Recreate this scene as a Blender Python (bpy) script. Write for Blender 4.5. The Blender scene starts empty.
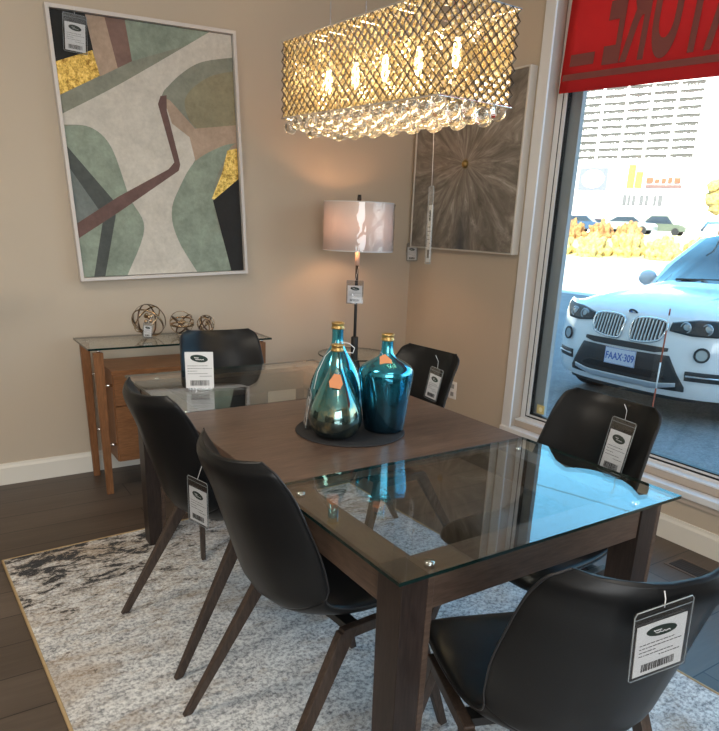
import bpy, bmesh, math, random
from mathutils import Vector, Matrix
R = random.Random(7)
PI = math.pi
C = bpy.context.scene.collection
sc = bpy.context.scene
# ------------------------------------------------------------------ camera
YAW, PITCH, ROLL = math.radians(33.59), math.radians(18.296), math.radians(2.183)
F_PX, CY, CAM_H = 663.585, 445.33, 1.3847
fw = Vector((math.sin(YAW)*math.cos(PITCH), math.cos(YAW)*math.cos(PITCH), -math.sin(PITCH)))
r0 = Vector((math.cos(YAW), -math.sin(YAW), 0)); u0 = r0.cross(fw)
rr = r0*math.cos(ROLL)+u0*math.sin(ROLL); uu = -r0*math.sin(ROLL)+u0*math.cos(ROLL)
cd = bpy.data.cameras.new('camera'); cam = bpy.data.objects.new('camera', cd); C.objects.link(cam)
M = Matrix((rr, uu, -fw)).transposed().to_4x4(); M.translation = (0, 0, CAM_H)
cam.matrix_world = M
cd.sensor_fit = 'HORIZONTAL'; cd.sensor_width = 36; cd.lens = 36*F_PX/719
cd.shift_y = (CY-365.5)/731*731/731 if False else (CY-365.5)/719
cd.clip_start = .05; cd.clip_end = 900
sc.camera = cam
# ------------------------------------------------------------------ world: bright hazy horizon, blue above
w = bpy.data.worlds.new('sky'); sc.world = w; w.use_nodes = True
nt = w.node_tree; nt.nodes.clear()
tc = nt.nodes.new('ShaderNodeTexCoord'); sx = nt.nodes.new('ShaderNodeSeparateXYZ')
cr = nt.nodes.new('ShaderNodeValToRGB'); bg = nt.nodes.new('ShaderNodeBackground'); wo = nt.nodes.new('ShaderNodeOutputWorld')
nt.links.new(tc.outputs['Generated'], sx.inputs[0]); nt.links.new(sx.outputs['Z'], cr.inputs[0])
nt.links.new(cr.outputs[0], bg.inputs[0]); nt.links.new(bg.outputs[0], wo.inputs[0])
cr.color_ramp.elements[0].position = 0.0; cr.color_ramp.elements[0].color = (.80, .81, .79, 1)
cr.color_ramp.elements[1].position = 1.0; cr.color_ramp.elements[1].color = (.12, .28, .54, 1)
e = cr.color_ramp.elements.new(.17); e.color = (.72, .80, .88, 1)
e = cr.color_ramp.elements.new(.30); e.color = (.22, .66, 1.0, 1)
e = cr.color_ramp.elements.new(.45); e.color = (.20, .56, .92, 1)
bg.inputs[1].default_value = 3.8
# ------------------------------------------------------------------ sun + room light
sd = bpy.data.lights.new('sun', 'SUN'); so = bpy.data.objects.new('sun', sd); C.objects.link(so)
sd.energy = 18; sd.angle = .01; sd.color = (1, .93, .80)
so.rotation_euler = Vector((.72, .42, -.52)).to_track_quat('-Z', 'Y').to_euler()
def area(name, loc, sxy, e, col, rot=(0, 0, 0), portal=False):
    d = bpy.data.lights.new(name, 'AREA'); d.shape = 'RECTANGLE'; d.size, d.size_y = sxy; d.energy = e; d.color = col
    o = bpy.data.objects.new(name, d); C.objects.link(o); o.location = loc; o.rotation_euler = rot
    if portal: d.cycles.is_portal = True
    return o
area('window_portal', (3.05, .55, 1.6), (2.4, 4.1), 1, (1, 1, 1), (0, math.radians(90), 0), True)
area('ceiling_fill_light', (-.6, 1.8, 2.95), (1.2, .6), 34, (1, .90, .76))  # added overhead fill lights, the ceiling has no fixtures
area('ceiling_fill_light', (.6, -.6, 2.95), (1.2, .6), 20, (1, .92, .82))
area('front_fill_light', (-.9, -3.1, 1.75), (3.0, 1.9), 135, (.95, .98, 1), (math.radians(90), 0, 0))  # added cool fill for the back wall, the front wall has no window
sc.view_settings.view_transform = 'Standard'; sc.view_settings.look = 'None'
sc.view_settings.exposure = 0.0; sc.view_settings.gamma = 1; sc.view_settings.use_curve_mapping = False

# ------------------------------------------------------------------ materials
def mat(name, col=(.5, .5, .5), rough=.5, metal=0, spec=.5, emit=None, es=0, coat=0, trans=0, ior=1.45, sheen=0):
    m = bpy.data.materials.new(name); m.use_nodes = True
    b = m.node_tree.nodes['Principled BSDF']
    b.inputs['Base Color'].default_value = (*col, 1); b.inputs['Roughness'].default_value = rough
    b.inputs['Metallic'].default_value = metal; b.inputs['Specular IOR Level'].default_value = spec
    b.inputs['Coat Weight'].default_value = coat; b.inputs['Transmission Weight'].default_value = trans
    b.inputs['IOR'].default_value = ior; b.inputs['Sheen Weight'].default_value = sheen
    if emit: b.inputs['Emission Color'].default_value = (*emit, 1); b.inputs['Emission Strength'].default_value = es
    return m
def N(m, t, **kw):
    n = m.node_tree.nodes.new(t)
    for k, v in kw.items():
        if hasattr(n, k): setattr(n, k, v)
        else: n.inputs[k.replace('_', ' ')].default_value = v
    return n
def L(m, a, b): m.node_tree.links.new(a, b)
def ramp(m, stops, fac):
    n = N(m, 'ShaderNodeValToRGB'); el = n.color_ramp.elements
    el[0].position, el[0].color = stops[0][0], (*stops[0][1], 1)
    el[1].position, el[1].color = stops[-1][0], (*stops[-1][1], 1)
    for p, c in stops[1:-1]:
        q = el.new(p); q.color = (*c, 1)
    L(m, fac, n.inputs[0]); return n.outputs[0]
def coords(m, scale=(1, 1, 1), rot=(0, 0, 0), kind='Object'):
    t = N(m, 'ShaderNodeTexCoord'); mp = N(m, 'ShaderNodeMapping')
    mp.inputs['Scale'].default_value = scale; mp.inputs['Rotation'].default_value = rot
    L(m, t.outputs[kind], mp.inputs[0]); return mp.outputs[0]
def noise(m, vec, scale, detail=4, rough=.55, dist=0):
    n = N(m, 'ShaderNodeTexNoise'); n.inputs['Scale'].default_value = scale; n.inputs['Detail'].default_value = detail
    n.inputs['Roughness'].default_value = rough; n.inputs['Distortion'].default_value = dist
    L(m, vec, n.inputs[0]); return n.outputs[0]
def bsdf(m): return m.node_tree.nodes['Principled BSDF']
def bump(m, h, s=.2, d=.01):
    n = N(m, 'ShaderNodeBump'); n.inputs['Strength'].default_value = s; n.inputs['Distance'].default_value = d
    L(m, h, n.inputs['Height']); L(m, n.outputs[0], bsdf(m).inputs['Normal'])
def mixc(m, fac, a, b, mode='MIX'):
    n = N(m, 'ShaderNodeMix'); n.data_type = 'RGBA'; n.blend_type = mode
    for s, v in ((n.inputs[0], fac), (n.inputs[6], a), (n.inputs[7], b)):
        if isinstance(v, (int, float)): s.default_value = v
        elif isinstance(v, tuple): s.default_value = (*v, 1)
        else: L(m, v, s)
    return n.outputs[2]
def wood(name, c1, c2, scale=(1, 9, 9), rough=.38, coat=.0, fine=6):
    m = mat(name, c1, rough, coat=coat, spec=.35)
    v = coords(m, scale)
    n1 = noise(m, v, 2.2, 5, .6, .6); n2 = noise(m, v, fine*3, 3, .6)
    col = ramp(m, [(.3, c1), (.7, c2)], n1)
    col = mixc(m, .35, col, ramp(m, [(.35, tuple(x*.6 for x in c1)), (.65, tuple(min(1, x*1.25) for x in c2))], n2))
    L(m, col, bsdf(m).inputs['Base Color']); bump(m, n2, .06, .002)
    return m
def glass_sheet(name, tint=(1, 1, 1), r0=.04, gloss=(1, 1, 1)):
    # both faces of a clear sheet: Schlick reflectance over a see-through tint
    m = bpy.data.materials.new(name); m.use_nodes = True; t = m.node_tree; t.nodes.clear()
    g = t.nodes.new('ShaderNodeNewGeometry'); d = t.nodes.new('ShaderNodeVectorMath'); d.operation = 'DOT_PRODUCT'
    L(m, g.outputs['Normal'], d.inputs[0]); L(m, g.outputs['Incoming'], d.inputs[1])
    def ma(op, a, b=None):
        n = t.nodes.new('ShaderNodeMath'); n.operation = op
        for s, v in ((n.inputs[0], a), (n.inputs[1], b)):
            if v is None: continue
            if isinstance(v, (int, float)): s.default_value = v
            else: L(m, v, s)
        return n.outputs[0]
    c = ma('ABSOLUTE', d.outputs['Value']); k = ma('POWER', ma('SUBTRACT', 1, c), 5)
    f = ma('ADD', ma('MULTIPLY', k, 1-r0), r0)
    tr = t.nodes.new('ShaderNodeBsdfTransparent'); tr.inputs[0].default_value = (*tint, 1)
    gl = t.nodes.new('ShaderNodeBsdfGlossy'); gl.inputs['Roughness'].default_value = 0; gl.inputs[0].default_value = (*gloss, 1)
    mx = t.nodes.new('ShaderNodeMixShader'); out = t.nodes.new('ShaderNodeOutputMaterial')
    L(m, f, mx.inputs[0]); L(m, tr.outputs[0], mx.inputs[1]); L(m, gl.outputs[0], mx.inputs[2]); L(m, mx.outputs[0], out.inputs[0])
    return m

# room surfaces
M_wall = mat('wall_paint', (.50, .425, .335), .85)
v = coords(M_wall); bump(M_wall, noise(M_wall, v, 140, 2), .05, .002)
M_trim = mat('trim_paint', (.72, .69, .62), .45)
M_white = mat('white_frame_paint', (.72, .73, .74), .4)
M_ceil = mat('ceiling_paint', (.7, .68, .64), .9)
def floor_mat():
    m = mat('dark_plank_floor', rough=.42)
    v = coords(m)
    b = N(m, 'ShaderNodeTexBrick'); b.offset = .37; b.inputs['Scale'].default_value = 1
    b.inputs['Brick Width'].default_value = 1.25; b.inputs['Row Height'].default_value = .185; b.inputs['Mortar Size'].default_value = .0022
    b.inputs['Color1'].default_value = (.30, .30, .30, 1); b.inputs['Color2'].default_value = (.75, .75, .75, 1); b.inputs['Mortar'].default_value = (0, 0, 0, 1)
    b.inputs['Bias'].default_value = 0
    L(m, v, b.inputs[0])
    g1 = noise(m, coords(m, (1.1, 13, 1)), 3, 6, .65, .8); g2 = noise(m, coords(m, (.7, 3, 1)), 1.3, 3)
    base = ramp(m, [(.25, (.040, .026, .018)), (.5, (.080, .056, .040)), (.75, (.135, .100, .075))], g1)
    base = mixc(m, .55, base, ramp(m, [(.2, (.045, .03, .021)), (.8, (.15, .112, .085))], b.outputs['Color']))
    base = mixc(m, .3, base, ramp(m, [(.3, (.05, .04, .03)), (.7, (.13, .1, .08))], g2))
    base = mixc(m, b.outputs['Fac'], base, (.015, .011, .009))
    L(m, base, bsdf(m).inputs['Base Color']); bump(m, g1, .12, .002)
    return m
M_floor = floor_mat()
def rug_mat():
    m = mat('distressed_rug_pile', rough=.95, spec=.1, sheen=.2)
    v = coords(m)
    fine = noise(m, v, 75, 4, .75); mid = noise(m, coords(m, (1, 2.2, 1)), 11, 6, .7, .3); big = noise(m, v, 1.6, 3, .5)
    col = ramp(m, [(.36, (.05, .055, .065)), (.46, (.34, .345, .35)), (.54, (.84, .83, .81))], fine)
    col = mixc(m, .45, col, ramp(m, [(.36, (.20, .20, .21)), (.6, (.80, .79, .76))], mid))
    # warm beige / ochre patches
    warm = ramp(m, [(.50, (0, 0, 0)), (.64, (1, 1, 1))], noise(m, coords(m, (1, 2.0, 1)), 2.1, 5, .62, .4))
    col = mixc(m, warm, col, mixc(m, .5, col, (.36, .24, .13)))
    # dark distressed blotches, denser toward the back-left corner of the weave
    sp = N(m, 'ShaderNodeSeparateXYZ'); L(m, v, sp.inputs[0])
    mr = N(m, 'ShaderNodeMapRange'); mr.inputs[1].default_value = 1.9; mr.inputs[2].default_value = 2.85; mr.inputs[3].default_value = 0; mr.inputs[4].default_value = .15
    L(m, sp.outputs['Y'], mr.inputs[0])
    mr2 = N(m, 'ShaderNodeMapRange'); mr2.inputs[1].default_value = 1.3; mr2.inputs[2].default_value = .3; mr2.inputs[3].default_value = -.05; mr2.inputs[4].default_value = .02
    L(m, sp.outputs['X'], mr2.inputs[0])
    n = noise(m, coords(m, (1.5, 3.0, 1)), 5.5, 12, .80, .4)
    ad = N(m, 'ShaderNodeMath'); ad.operation = 'ADD'; L(m, n, ad.inputs[0]); L(m, mr.outputs[0], ad.inputs[1])
    ad2 = N(m, 'ShaderNodeMath'); ad2.operation = 'ADD'; L(m, ad.outputs[0], ad2.inputs[0]); L(m, mr2.outputs[0], ad2.inputs[1])
    dk = ramp(m, [(.635, (0, 0, 0)), (.665, (1, 1, 1))], ad2.outputs[0])
    hal = ramp(m, [(.55, (0, 0, 0)), (.64, (1, 1, 1))], ad2.outputs[0])
    col = mixc(m, hal, col, mixc(m, .45, col, (.33, .22, .11)))
    col = mixc(m, dk, col, (.022, .02, .02))
    L(m, col, bsdf(m).inputs['Base Color']); bump(m, fine, .8, .006)
    return m
M_rug = rug_mat()
M_rugedge = mat('rug_binding', (.45, .32, .17), .9)
M_walnut = wood('dark_walnut', (.016, .011, .009), (.036, .024, .020), (9, 9, 1), .38)
M_walnut_x = wood('walnut_rail', (.055, .034, .025), (.10, .066, .048), (1, 9, 9), .38)
M_walnut_y = wood('walnut_rail_long', (.055, .034, .025), (.10, .066, .048), (9, 1, 9), .38)
M_top = wood('walnut_table_leaf', (.070, .042, .030), (.155, .100, .073), (.9, 13, 13), .30)
M_sb = wood('sideboard_walnut', (.165, .068, .026), (.26, .115, .048), (9, 9, 1), .4)
M_sbx = wood('sideboard_walnut_panel', (.165, .068, .026), (.27, .12, .05), (1, 9, 9), .4)
M_chairwood = wood('chair_leg_wood', (.032, .022, .018), (.072, .050, .038), (9, 9, 1.5), .42)
M_leather = mat('black_leatherette', (.006, .0066, .0075), .36, spec=.32)
v = coords(M_leather); bump(M_leather, noise(M_leather, v, 260, 3), .12, .001)
M_seam = mat('black_seam', (.02, .02, .022), .4)
M_tglass = glass_sheet('table_glass', (.90, .93, .92), .06)
M_tedge = mat('glass_edge_green', (.006, .020, .018), .08, spec=.6)
M_wglass = glass_sheet('window_pane_glass', (.95, .97, .97), .035)
M_clear = glass_sheet('clear_plastic', (.93, .94, .95), .06)
M_chrome = mat('polished_chrome', (.85, .85, .85), .12, 1)
M_bronze = mat('antique_gold_metal', (.52, .38, .24), .25, 1)
M_black = mat('matte_black', (.012, .012, .012), .45)
M_card = mat('white_card', (.80, .79, .78), .6)
M_ink = mat('printed_ink', (.03, .03, .03), .6)
M_logo = mat('dark_green_print', (.012, .03, .022), .5)
M_tan = mat('orange_kraft_card', (.75, .30, .13), .7)
M_string = mat('white_string', (.8, .8, .8), .7)

# ------------------------------------------------------------------ mesh helpers
def link(name, bm, m, parent=None, smooth=False, bevel=0, loc=None, sub=0):
    bmesh.ops.recalc_face_normals(bm, faces=bm.faces)
    me = bpy.data.meshes.new(name); bm.to_mesh(me); bm.free()
    for x in (m if isinstance(m, (list, tuple)) else [m]): me.materials.append(x)
    if smooth:
        for p in me.polygons: p.use_smooth = True
    o = bpy.data.objects.new(name, me); C.objects.link(o)
    if parent is not None: o.parent = parent
    if loc is not None: o.location = loc
    if bevel:
        b = o.modifiers.new('bevel', 'BEVEL'); b.width = bevel; b.segments = 2; b.limit_method = 'ANGLE'; b.angle_limit = .7
        if smooth:
            pass
    if sub:
        s = o.modifiers.new('sub', 'SUBSURF'); s.levels = s.render_levels = sub
    return o
def tag(o, label=None, cat=None, group=None, kind=None):
    if label: o['label'] = label
    if cat: o['category'] = cat
    if group: o['group'] = group
    if kind: o['kind'] = kind
    return o
def empty(name, loc=(0, 0, 0), rz=0, label=None, cat=None, group=None, kind=None):
    o = bpy.data.objects.new(name, None); C.objects.link(o); o.location = loc; o.rotation_euler = (0, 0, rz)
    o.empty_display_size = .05
    return tag(o, label, cat, group, kind)
def B(): return bmesh.new()
def box(bm, a, b, mi=0):
    x0, y0, z0 = a; x1, y1, z1 = b
    vs = [bm.verts.new(p) for p in ((x0,y0,z0),(x1,y0,z0),(x1,y1,z0),(x0,y1,z0),(x0,y0,z1),(x1,y0,z1),(x1,y1,z1),(x0,y1,z1))]
    for f in ((0,3,2,1),(4,5,6,7),(0,1,5,4),(1,2,6,5),(2,3,7,6),(3,0,4,7)):
        q = bm.faces.new([vs[i] for i in f]); q.material_index = mi
    return bm
def hexa(bm, bot, top):
    vs = [bm.verts.new(p) for p in list(bot)+list(top)]
    for f in ((3,2,1,0),(4,5,6,7),(0,1,5,4),(1,2,6,5),(2,3,7,6),(3,0,4,7)): bm.faces.new([vs[i] for i in f])
    return bm
def rings(bm, rs, closed_path=False, cap=True, mi=0):
    vv = [[bm.verts.new(p) for p in r] for r in rs]; n = len(rs[0])
    rng = range(len(rs)) if closed_path else range(len(rs)-1)
    for i in rng:
        a, b = vv[i], vv[(i+1) % len(rs)]
        for j in range(n):
            f = bm.faces.new((a[j], a[(j+1) % n], b[(j+1) % n], b[j])); f.material_index = mi
    if cap and not closed_path:
        bm.faces.new(list(reversed(vv[0]))).material_index = mi; bm.faces.new(vv[-1]).material_index = mi
    return bm
def tube(bm, pts, r, n=8, closed=False, mi=0):
    pts = [Vector(p) for p in pts]; rs = []
    up = Vector((0, 0, 1)); m = len(pts)
    for i, p in enumerate(pts):
        if closed: t = pts[(i+1) % m]-pts[i-1]
        else: t = pts[min(i+1, m-1)]-pts[max(i-1, 0)]
        t.normalize()
        if i == 0:
            a = t.cross(up)
            if a.length < .1: a = t.cross(Vector((1, 0, 0)))
        else: a = a - t*a.dot(t)
        a.normalize(); b = t.cross(a)
        rad = r[i] if isinstance(r, (list, tuple)) else r
        rs.append([p+(a*math.cos(2*PI*k/n)+b*math.sin(2*PI*k/n))*rad for k in range(n)])
    return rings(bm, rs, closed)
def lathe(bm, prof, n=40, c=(0, 0, 0)):
    rs = [[(c[0]+max(r, 1e-4)*math.cos(2*PI*k/n), c[1]+max(r, 1e-4)*math.sin(2*PI*k/n), c[2]+z) for k in range(n)] for r, z in prof]
    return rings(bm, rs)
def prism(bm, pts, z0, z1, mi=0):
    return rings(bm, [[(x, y, z0) for x, y in pts], [(x, y, z1) for x, y in pts]], mi=mi)
def orb(bm, c, r, seg=12, rg=8, sc_=(1, 1, 1)):
    m = Matrix.Translation(c) @ Matrix.Diagonal((*sc_, 1))
    bmesh.ops.create_uvsphere(bm, u_segments=seg, v_segments=rg, radius=r, matrix=m); return bm
def spline(pts, n):
    P = [Vector(p) for p in pts]; out = []
    for k in range(n+1):
        t = k/n*(len(P)-1); i = min(int(t), len(P)-2); f = t-i
        p0 = P[max(i-1, 0)]; p1 = P[i]; p2 = P[i+1]; p3 = P[min(i+2, len(P)-1)]
        out.append(.5*((2*p1)+(p2-p0)*f+(2*p0-5*p1+4*p2-p3)*f*f+(3*p1-p0-3*p2+p3)*f**3))
    return out
def bar(bm, a, b, wa, wb, side, ta=None, tb=None):
    """tapered rectangular bar from a to b; 'side' is the width direction; t = thickness"""
    a, b, s = Vector(a), Vector(b), Vector(side).normalized(); t = (b-a).normalized(); n = t.cross(s).normalized(); s = n.cross(t)
    ta = ta or wa; tb = tb or wb
    q = lambda c, w_, h: [c-s*w_/2-n*h/2, c+s*w_/2-n*h/2, c+s*w_/2+n*h/2, c-s*w_/2+n*h/2]
    return hexa(bm, q(a, wa, ta), q(b, wb, tb))
def leg_bar(bm, a, b, wa, wb, ta, tb):
    q = lambda c, w_, h: [(c[0]-w_/2, c[1]-h/2, c[2]), (c[0]+w_/2, c[1]-h/2, c[2]), (c[0]+w_/2, c[1]+h/2, c[2]), (c[0]-w_/2, c[1]+h/2, c[2])]
    return hexa(bm, q(b, wb, tb), q(a, wa, ta))
def copy_tree(o, parent=None):
    c = o.copy(); C.objects.link(c)
    if parent is not None:
        c.parent = parent; c.matrix_parent_inverse = o.matrix_parent_inverse
    for ch in list(o.children): copy_tree(ch, c)
    return c
def S(name, bm, m, parent=None, **k):
    o = link(name, bm, m, parent, **k)
    if parent is None: o['kind'] = 'structure'
    return o

# ------------------------------------------------------------------ the room
XW, YB, ZC = 2.88, 3.795, 3.0
XL, YF = -2.6, -3.2
S('floor', box(B(), (XL, YF, -.1), (XW+.12, YB, 0)), M_floor)
S('ceiling', box(B(), (XL, YF, ZC), (XW+.3, YB+.2, ZC+.15)), M_ceil)
S('wall_back', box(B(), (XL-.2, YB, -.1), (XW+.3, YB+.2, ZC)), M_wall)
S('wall_left', box(B(), (XL-.2, YF-.2, -.1), (XL, YB, ZC)), M_wall)
S('wall_front', box(B(), (XL, YF-.2, -.1), (XW+.3, YF, ZC)), M_wall)
WY0, WY1, WZ0, WZ1 = -1.5, 2.72, .265, 2.72       # window opening
wr = B()
box(wr, (XW, WY1, -.1), (XW+.3, YB, ZC)); box(wr, (XW, YF, -.1), (XW+.3, WY0, ZC))
box(wr, (XW, WY0, -.1), (XW+.3, WY1, WZ0)); box(wr, (XW, WY0, WZ1), (XW+.3, WY1, ZC))
S('wall_right', wr, M_wall)
def baseboard(name, p, axis):
    b = B(); prof = [(0, 0), (.016, 0), (.016, .092), (.010, .104), (.008, .116), (0, .116)]
    if axis == 'x': rs = [[(x, YB-d, z) for d, z in prof] for x in (XL, XW)]
    else: rs = [[(XW-d, y, z) for d, z in prof] for y in (YF, YB-.016)]
    rings(b, rs); S(name, b, M_trim)
baseboard('baseboard_back', 0, 'x'); baseboard('baseboard_right', 0, 'y')
# window
win = empty('window_1', (XW, WY1, WZ0), kind='structure')
def wb(name, a, b_, m, bev=.002): 
    b = B(); box(b, tuple(a[i]-win.location[i] for i in range(3)), tuple(b_[i]-win.location[i] for i in range(3)))
    return link(name, b, m, win, bevel=bev)
M_sill = mat('painted_sill', (.50, .42, .35), .4)
wb('window_casing', (XW-.014, 2.698, .262), (XW, 2.768, 2.80), M_white, .003)
wb('window_casing', (XW-.014, WY0-.07, WZ1), (XW, 2.698, 2.80), M_white, .003)
wb('window_stool', (XW-.026, WY0-.05, .235), (XW+.045, 2.768, .268), M_white, .004)
wb('window_apron', (XW-.012, WY0-.05, .205), (XW, 2.768, .235), M_sill, .003)
wb('window_jamb', (XW, 2.712, .268), (XW+.085, 2.72, 2.72), M_sill)
wb('window_sill_step', (XW+.045, WY0, .268), (XW+.10, 2.712, .306), M_sill, .002)
wb('window_sill', (XW+.040, WY0, .306), (XW+.10, 2.712, .316), M_white, .002)
wb('window_frame', (XW+.085, 2.676, .316), (XW+.12, 2.712, 2.72), M_white, .003)
wb('window_frame', (XW+.085, WY0, .316), (XW+.12, 2.676, .330), M_white, .002)
wb('window_gasket', (XW+.088, 2.671, .330), (XW+.12, 2.676, 2.72), M_black, 0)
wb('window_gasket', (XW+.088, WY0, .330), (XW+.12, 2.664, .338), M_black, 0)
wb('window_bead', (XW+.090, 2.650, .338), (XW+.12, 2.671, 2.72), M_white, 0)
wb('window_bead', (XW+.092, WY0, .338), (XW+.12, 2.648, .348), M_white, 0)
wb('window_gasket', (XW+.096, 2.644, .348), (XW+.12, 2.650, 2.72), M_black, 0)
wb('window_gasket', (XW+.096, WY0, .348), (XW+.12, 2.640, .355), M_black, 0)
wb('window_pane', (XW+.103, WY0, .35), (XW+.113, 2.644, 2.72), M_wglass, 0)
# outside of the shop: grey pier beside the pane, facade above
M_pier = mat('grey_exterior_cladding', (.30, .31, .31), .7)
S('trim_1', box(B(), (XW+.135, 2.585, -.13), (XW+.165, 2.72, 3.0)), M_pier)
fac = B(); box(fac, (XL-.2, -14, ZC+.15), (XW+.3, 24, 8.6)); box(fac, (XL-.2, YB+.2, -.3), (XW+.3, 24, ZC+.15)); box(fac, (XL-.2, -14, -.3), (XW+.3, YF-.2, ZC+.15))
S('wall_exterior', fac, mat('facade_render', (.45, .42, .38), .8))

# ------------------------------------------------------------------ rug
rb = B()
qc = [(.136, 2.85), (1.884, 2.925), (1.985, .05), (.262, -.02)]
def rq(u_, v_):
    a, b_, c_, d_ = [Vector((*p, 0)) for p in qc]
    return (a*(1-u_)+b_*u_)*(1-v_)+(d_*(1-u_)+c_*u_)*v_
nU, nV = 30, 48
grid = [[rb.verts.new((*rq(i/nU, j/nV).xy, .011+.0006*math.sin(i*1.3+j))) for j in range(nV+1)] for i in range(nU+1)]
for i in range(nU):
    for j in range(nV): rb.faces.new((grid[i][j], grid[i+1][j], grid[i+1][j+1], grid[i][j+1]))
ring = [grid[i][0] for i in range(nU+1)]+[grid[nU][j] for j in range(1, nV+1)]+[grid[i][nV] for i in range(nU-1, -1, -1)]+[grid[0][j] for j in range(nV-1, 0, -1)]
low = [rb.verts.new((v_.co.x, v_.co.y, .0005)) for v_ in ring]
for i in range(len(ring)): rb.faces.new((ring[i], ring[(i+1) % len(ring)], low[(i+1) % len(ring)], low[i]))
rug = link('area_rug', rb, M_rug, smooth=False)
tag(rug, 'pale grey distressed area rug with black and ochre blotches under the dining table', 'rug')
eb = B(); tube(eb, [(*rq(*p).xy, .008) for p in ((0, 0), (.5, 0), (1, 0), (1, .5), (1, 1), (.5, 1), (0, 1), (0, .5))], .0065, 6, True)
e = link('binding', eb, M_rugedge, rug, True); e['label'] = 'thin tan bound edge'

# ------------------------------------------------------------------ dining table
x0, x1, ya, yb, yc, yd = .67, 1.564, .858, 1.406, 2.138, 2.791
LG, OV = .082, .030
ZT = .76
tb = empty('dining_table', ((x0+x1)/2, (ya+yd)/2, .012), label='long dining table with a dark walnut centre leaf and clear glass ends on block legs', cat='dining table')
O = Vector((tb.location.x, tb.location.y, .012))
def tbx(name, a, b_, m, bev=.0015, lab=None):
    b = B(); box(b, tuple(Vector(a)-O), tuple(Vector(b_)-O)); o = link(name, b, m, tb, bevel=bev)
    if lab: o['label'] = lab
    return o
X0, X1, YA, YD = x0+OV, x1-OV, ya+OV, yd-OV
tbx('centre_leaf', (x0, yb+.002, ZT-.028), (x1, yc-.002, ZT), M_top, .0015, 'dark walnut centre leaf')
def glass_panel(yy0, yy1):
    b = B(); box(b, tuple(Vector((x0, yy0, ZT-.008))-O), tuple(Vector((x1, yy1, ZT))-O))
    for f in b.faces:
        f.normal_update()
        f.material_index = 0 if abs(f.normal.z) > .5 else 1
    o = link('glass_panel', b, [M_tglass, M_tedge], tb); o['label'] = 'clear glass tabletop panel'; return o
glass_panel(ya, yb); glass_panel(yc, yd)
RT = ZT-.022
for yy in (YA, YD-LG):     # short rails
    tbx('rail', (X0+LG, yy+.004, RT-.085), (X1-LG, yy+LG, RT), M_walnut_x)
for xx in (X0+.004, X1-LG):
    tbx('rail', (xx, YA+LG, RT-.085), (xx+LG-.004, YD-LG, RT), M_walnut_y)
for lx, sx_ in ((X0, 0), (X1-LG, 1)):
    for ly in (YA, YD-LG):
        b = B(); k = .018
        tx0, tx1, ty0, ty1 = lx, lx+LG-.016, ly, ly+LG
        bx0 = tx0+(0 if sx_ == 0 else k)*.5; bx1 = tx1-(k if sx_ == 0 else 0)*.5
        by0 = ty0+(0 if ly == YA else k)*.5; by1 = ty1-(k if ly == YA else 0)*.5
        bot = [Vector(p)-O for p in ((bx0, by0, .012), (bx1, by0, .012), (bx1, by1, .012), (bx0, by1, .012))]
        top = [Vector(p)-O for p in ((tx0, ty0, RT), (tx1, ty0, RT), (tx1, ty1, RT), (tx0, ty1, RT))]
        leg = link('leg', hexa(b, bot, top), M_walnut, tb, bevel=.0015)
        b = B()
        bot = [Vector(p)-O for p in ((bx1+.0005, by0, .012), (bx1+.016, by0, .012), (bx1+.016, by1, .012), (bx1+.0005, by1, .012))]
        top = [Vector(p)-O for p in ((tx1+.0005, ty0, RT), (tx1+.016, ty0, RT), (tx1+.016, ty1, RT), (tx1+.0005, ty1, RT))]
        s_ = link('edge_strip', hexa(b, bot, top), M_walnut_x, leg, bevel=.001); s_['label'] = 'lighter walnut strip along the leg'
for px, py in ((.717+.01, 1.352), (.785, .912), (1.44, .905), (1.494, 1.36), (.727, 2.19), (1.49, 2.19), (.785, 2.735), (1.44, 2.735)):
    b = B(); lathe(b, [(0, RT+.0005), (.011, RT+.0005), (.011, ZT-.0085), (0, ZT-.0085)], 20, (px-O.x, py-O.y, -O.z))
    o = link('glass_standoff', b, M_chrome, tb, True); o['label'] = 'small chrome standoff under the glass'

# ------------------------------------------------------------------ chairs
def chair_rows():
    cl = [(.186, .430), (.200, .444), (.192, .458), (.165, .466), (.10, .464), (.02, .458), (-.06, .453), (-.13, .454), (-.190, .467), (-.228, .497), (-.252, .548), (-.274, .618), (-.298, .695), (-.322, .770), (-.344, .822), (-.355, .853), (-.361, .876)]
    wd = [.170, .182, .192, .200, .206, .206, .202, .196, .192, .192, .194, .198, .194, .189, .183, .172, .142]
    th = [.010, .022, .032, .042, .050, .052, .050, .048, .046, .044, .040, .038, .036, .034, .032, .028, .012]
    cv = [.0, .002, .004, .008, .012, .016, .024, .038, .058, .078, .088, .088, .082, .074, .066, .060, .052]
    n = 96
    P = spline([(x, 0, z) for x, z in cl], n); W = spline([(a, 0, 0) for a in wd], n); T = spline([(a, 0, 0) for a in th], n); K = spline([(a, 0, 0) for a in cv], n)
    rows = []; MR = 36
    for i in range(n+1):
        t = P[min(i+1, n)]-P[max(i-1, 0)]; t.normalize()
        nr = Vector((t.z, 0, -t.x))     # points up over the seat / forward at the back
        if nr.z < 0 and i > 18: nr = -nr
        if i <= 18: nr = Vector((t.z, 0, -t.x)); 
        w_, h, k = W[i].x, T[i].x, K[i].x
        r = []
        for j in range(MR):
            a = 2*PI*j/MR; ca, sa = math.cos(a), math.sin(a)
            s = math.copysign(abs(ca)**.55, ca); q = math.copysign(abs(sa)**.8, sa)
            off = q*h/2+k*abs(s)**2.3
            r.append(P[i]+Vector((0, s*w_, 0))+nr*off)
        rows.append((r, nr))
    return rows
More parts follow.
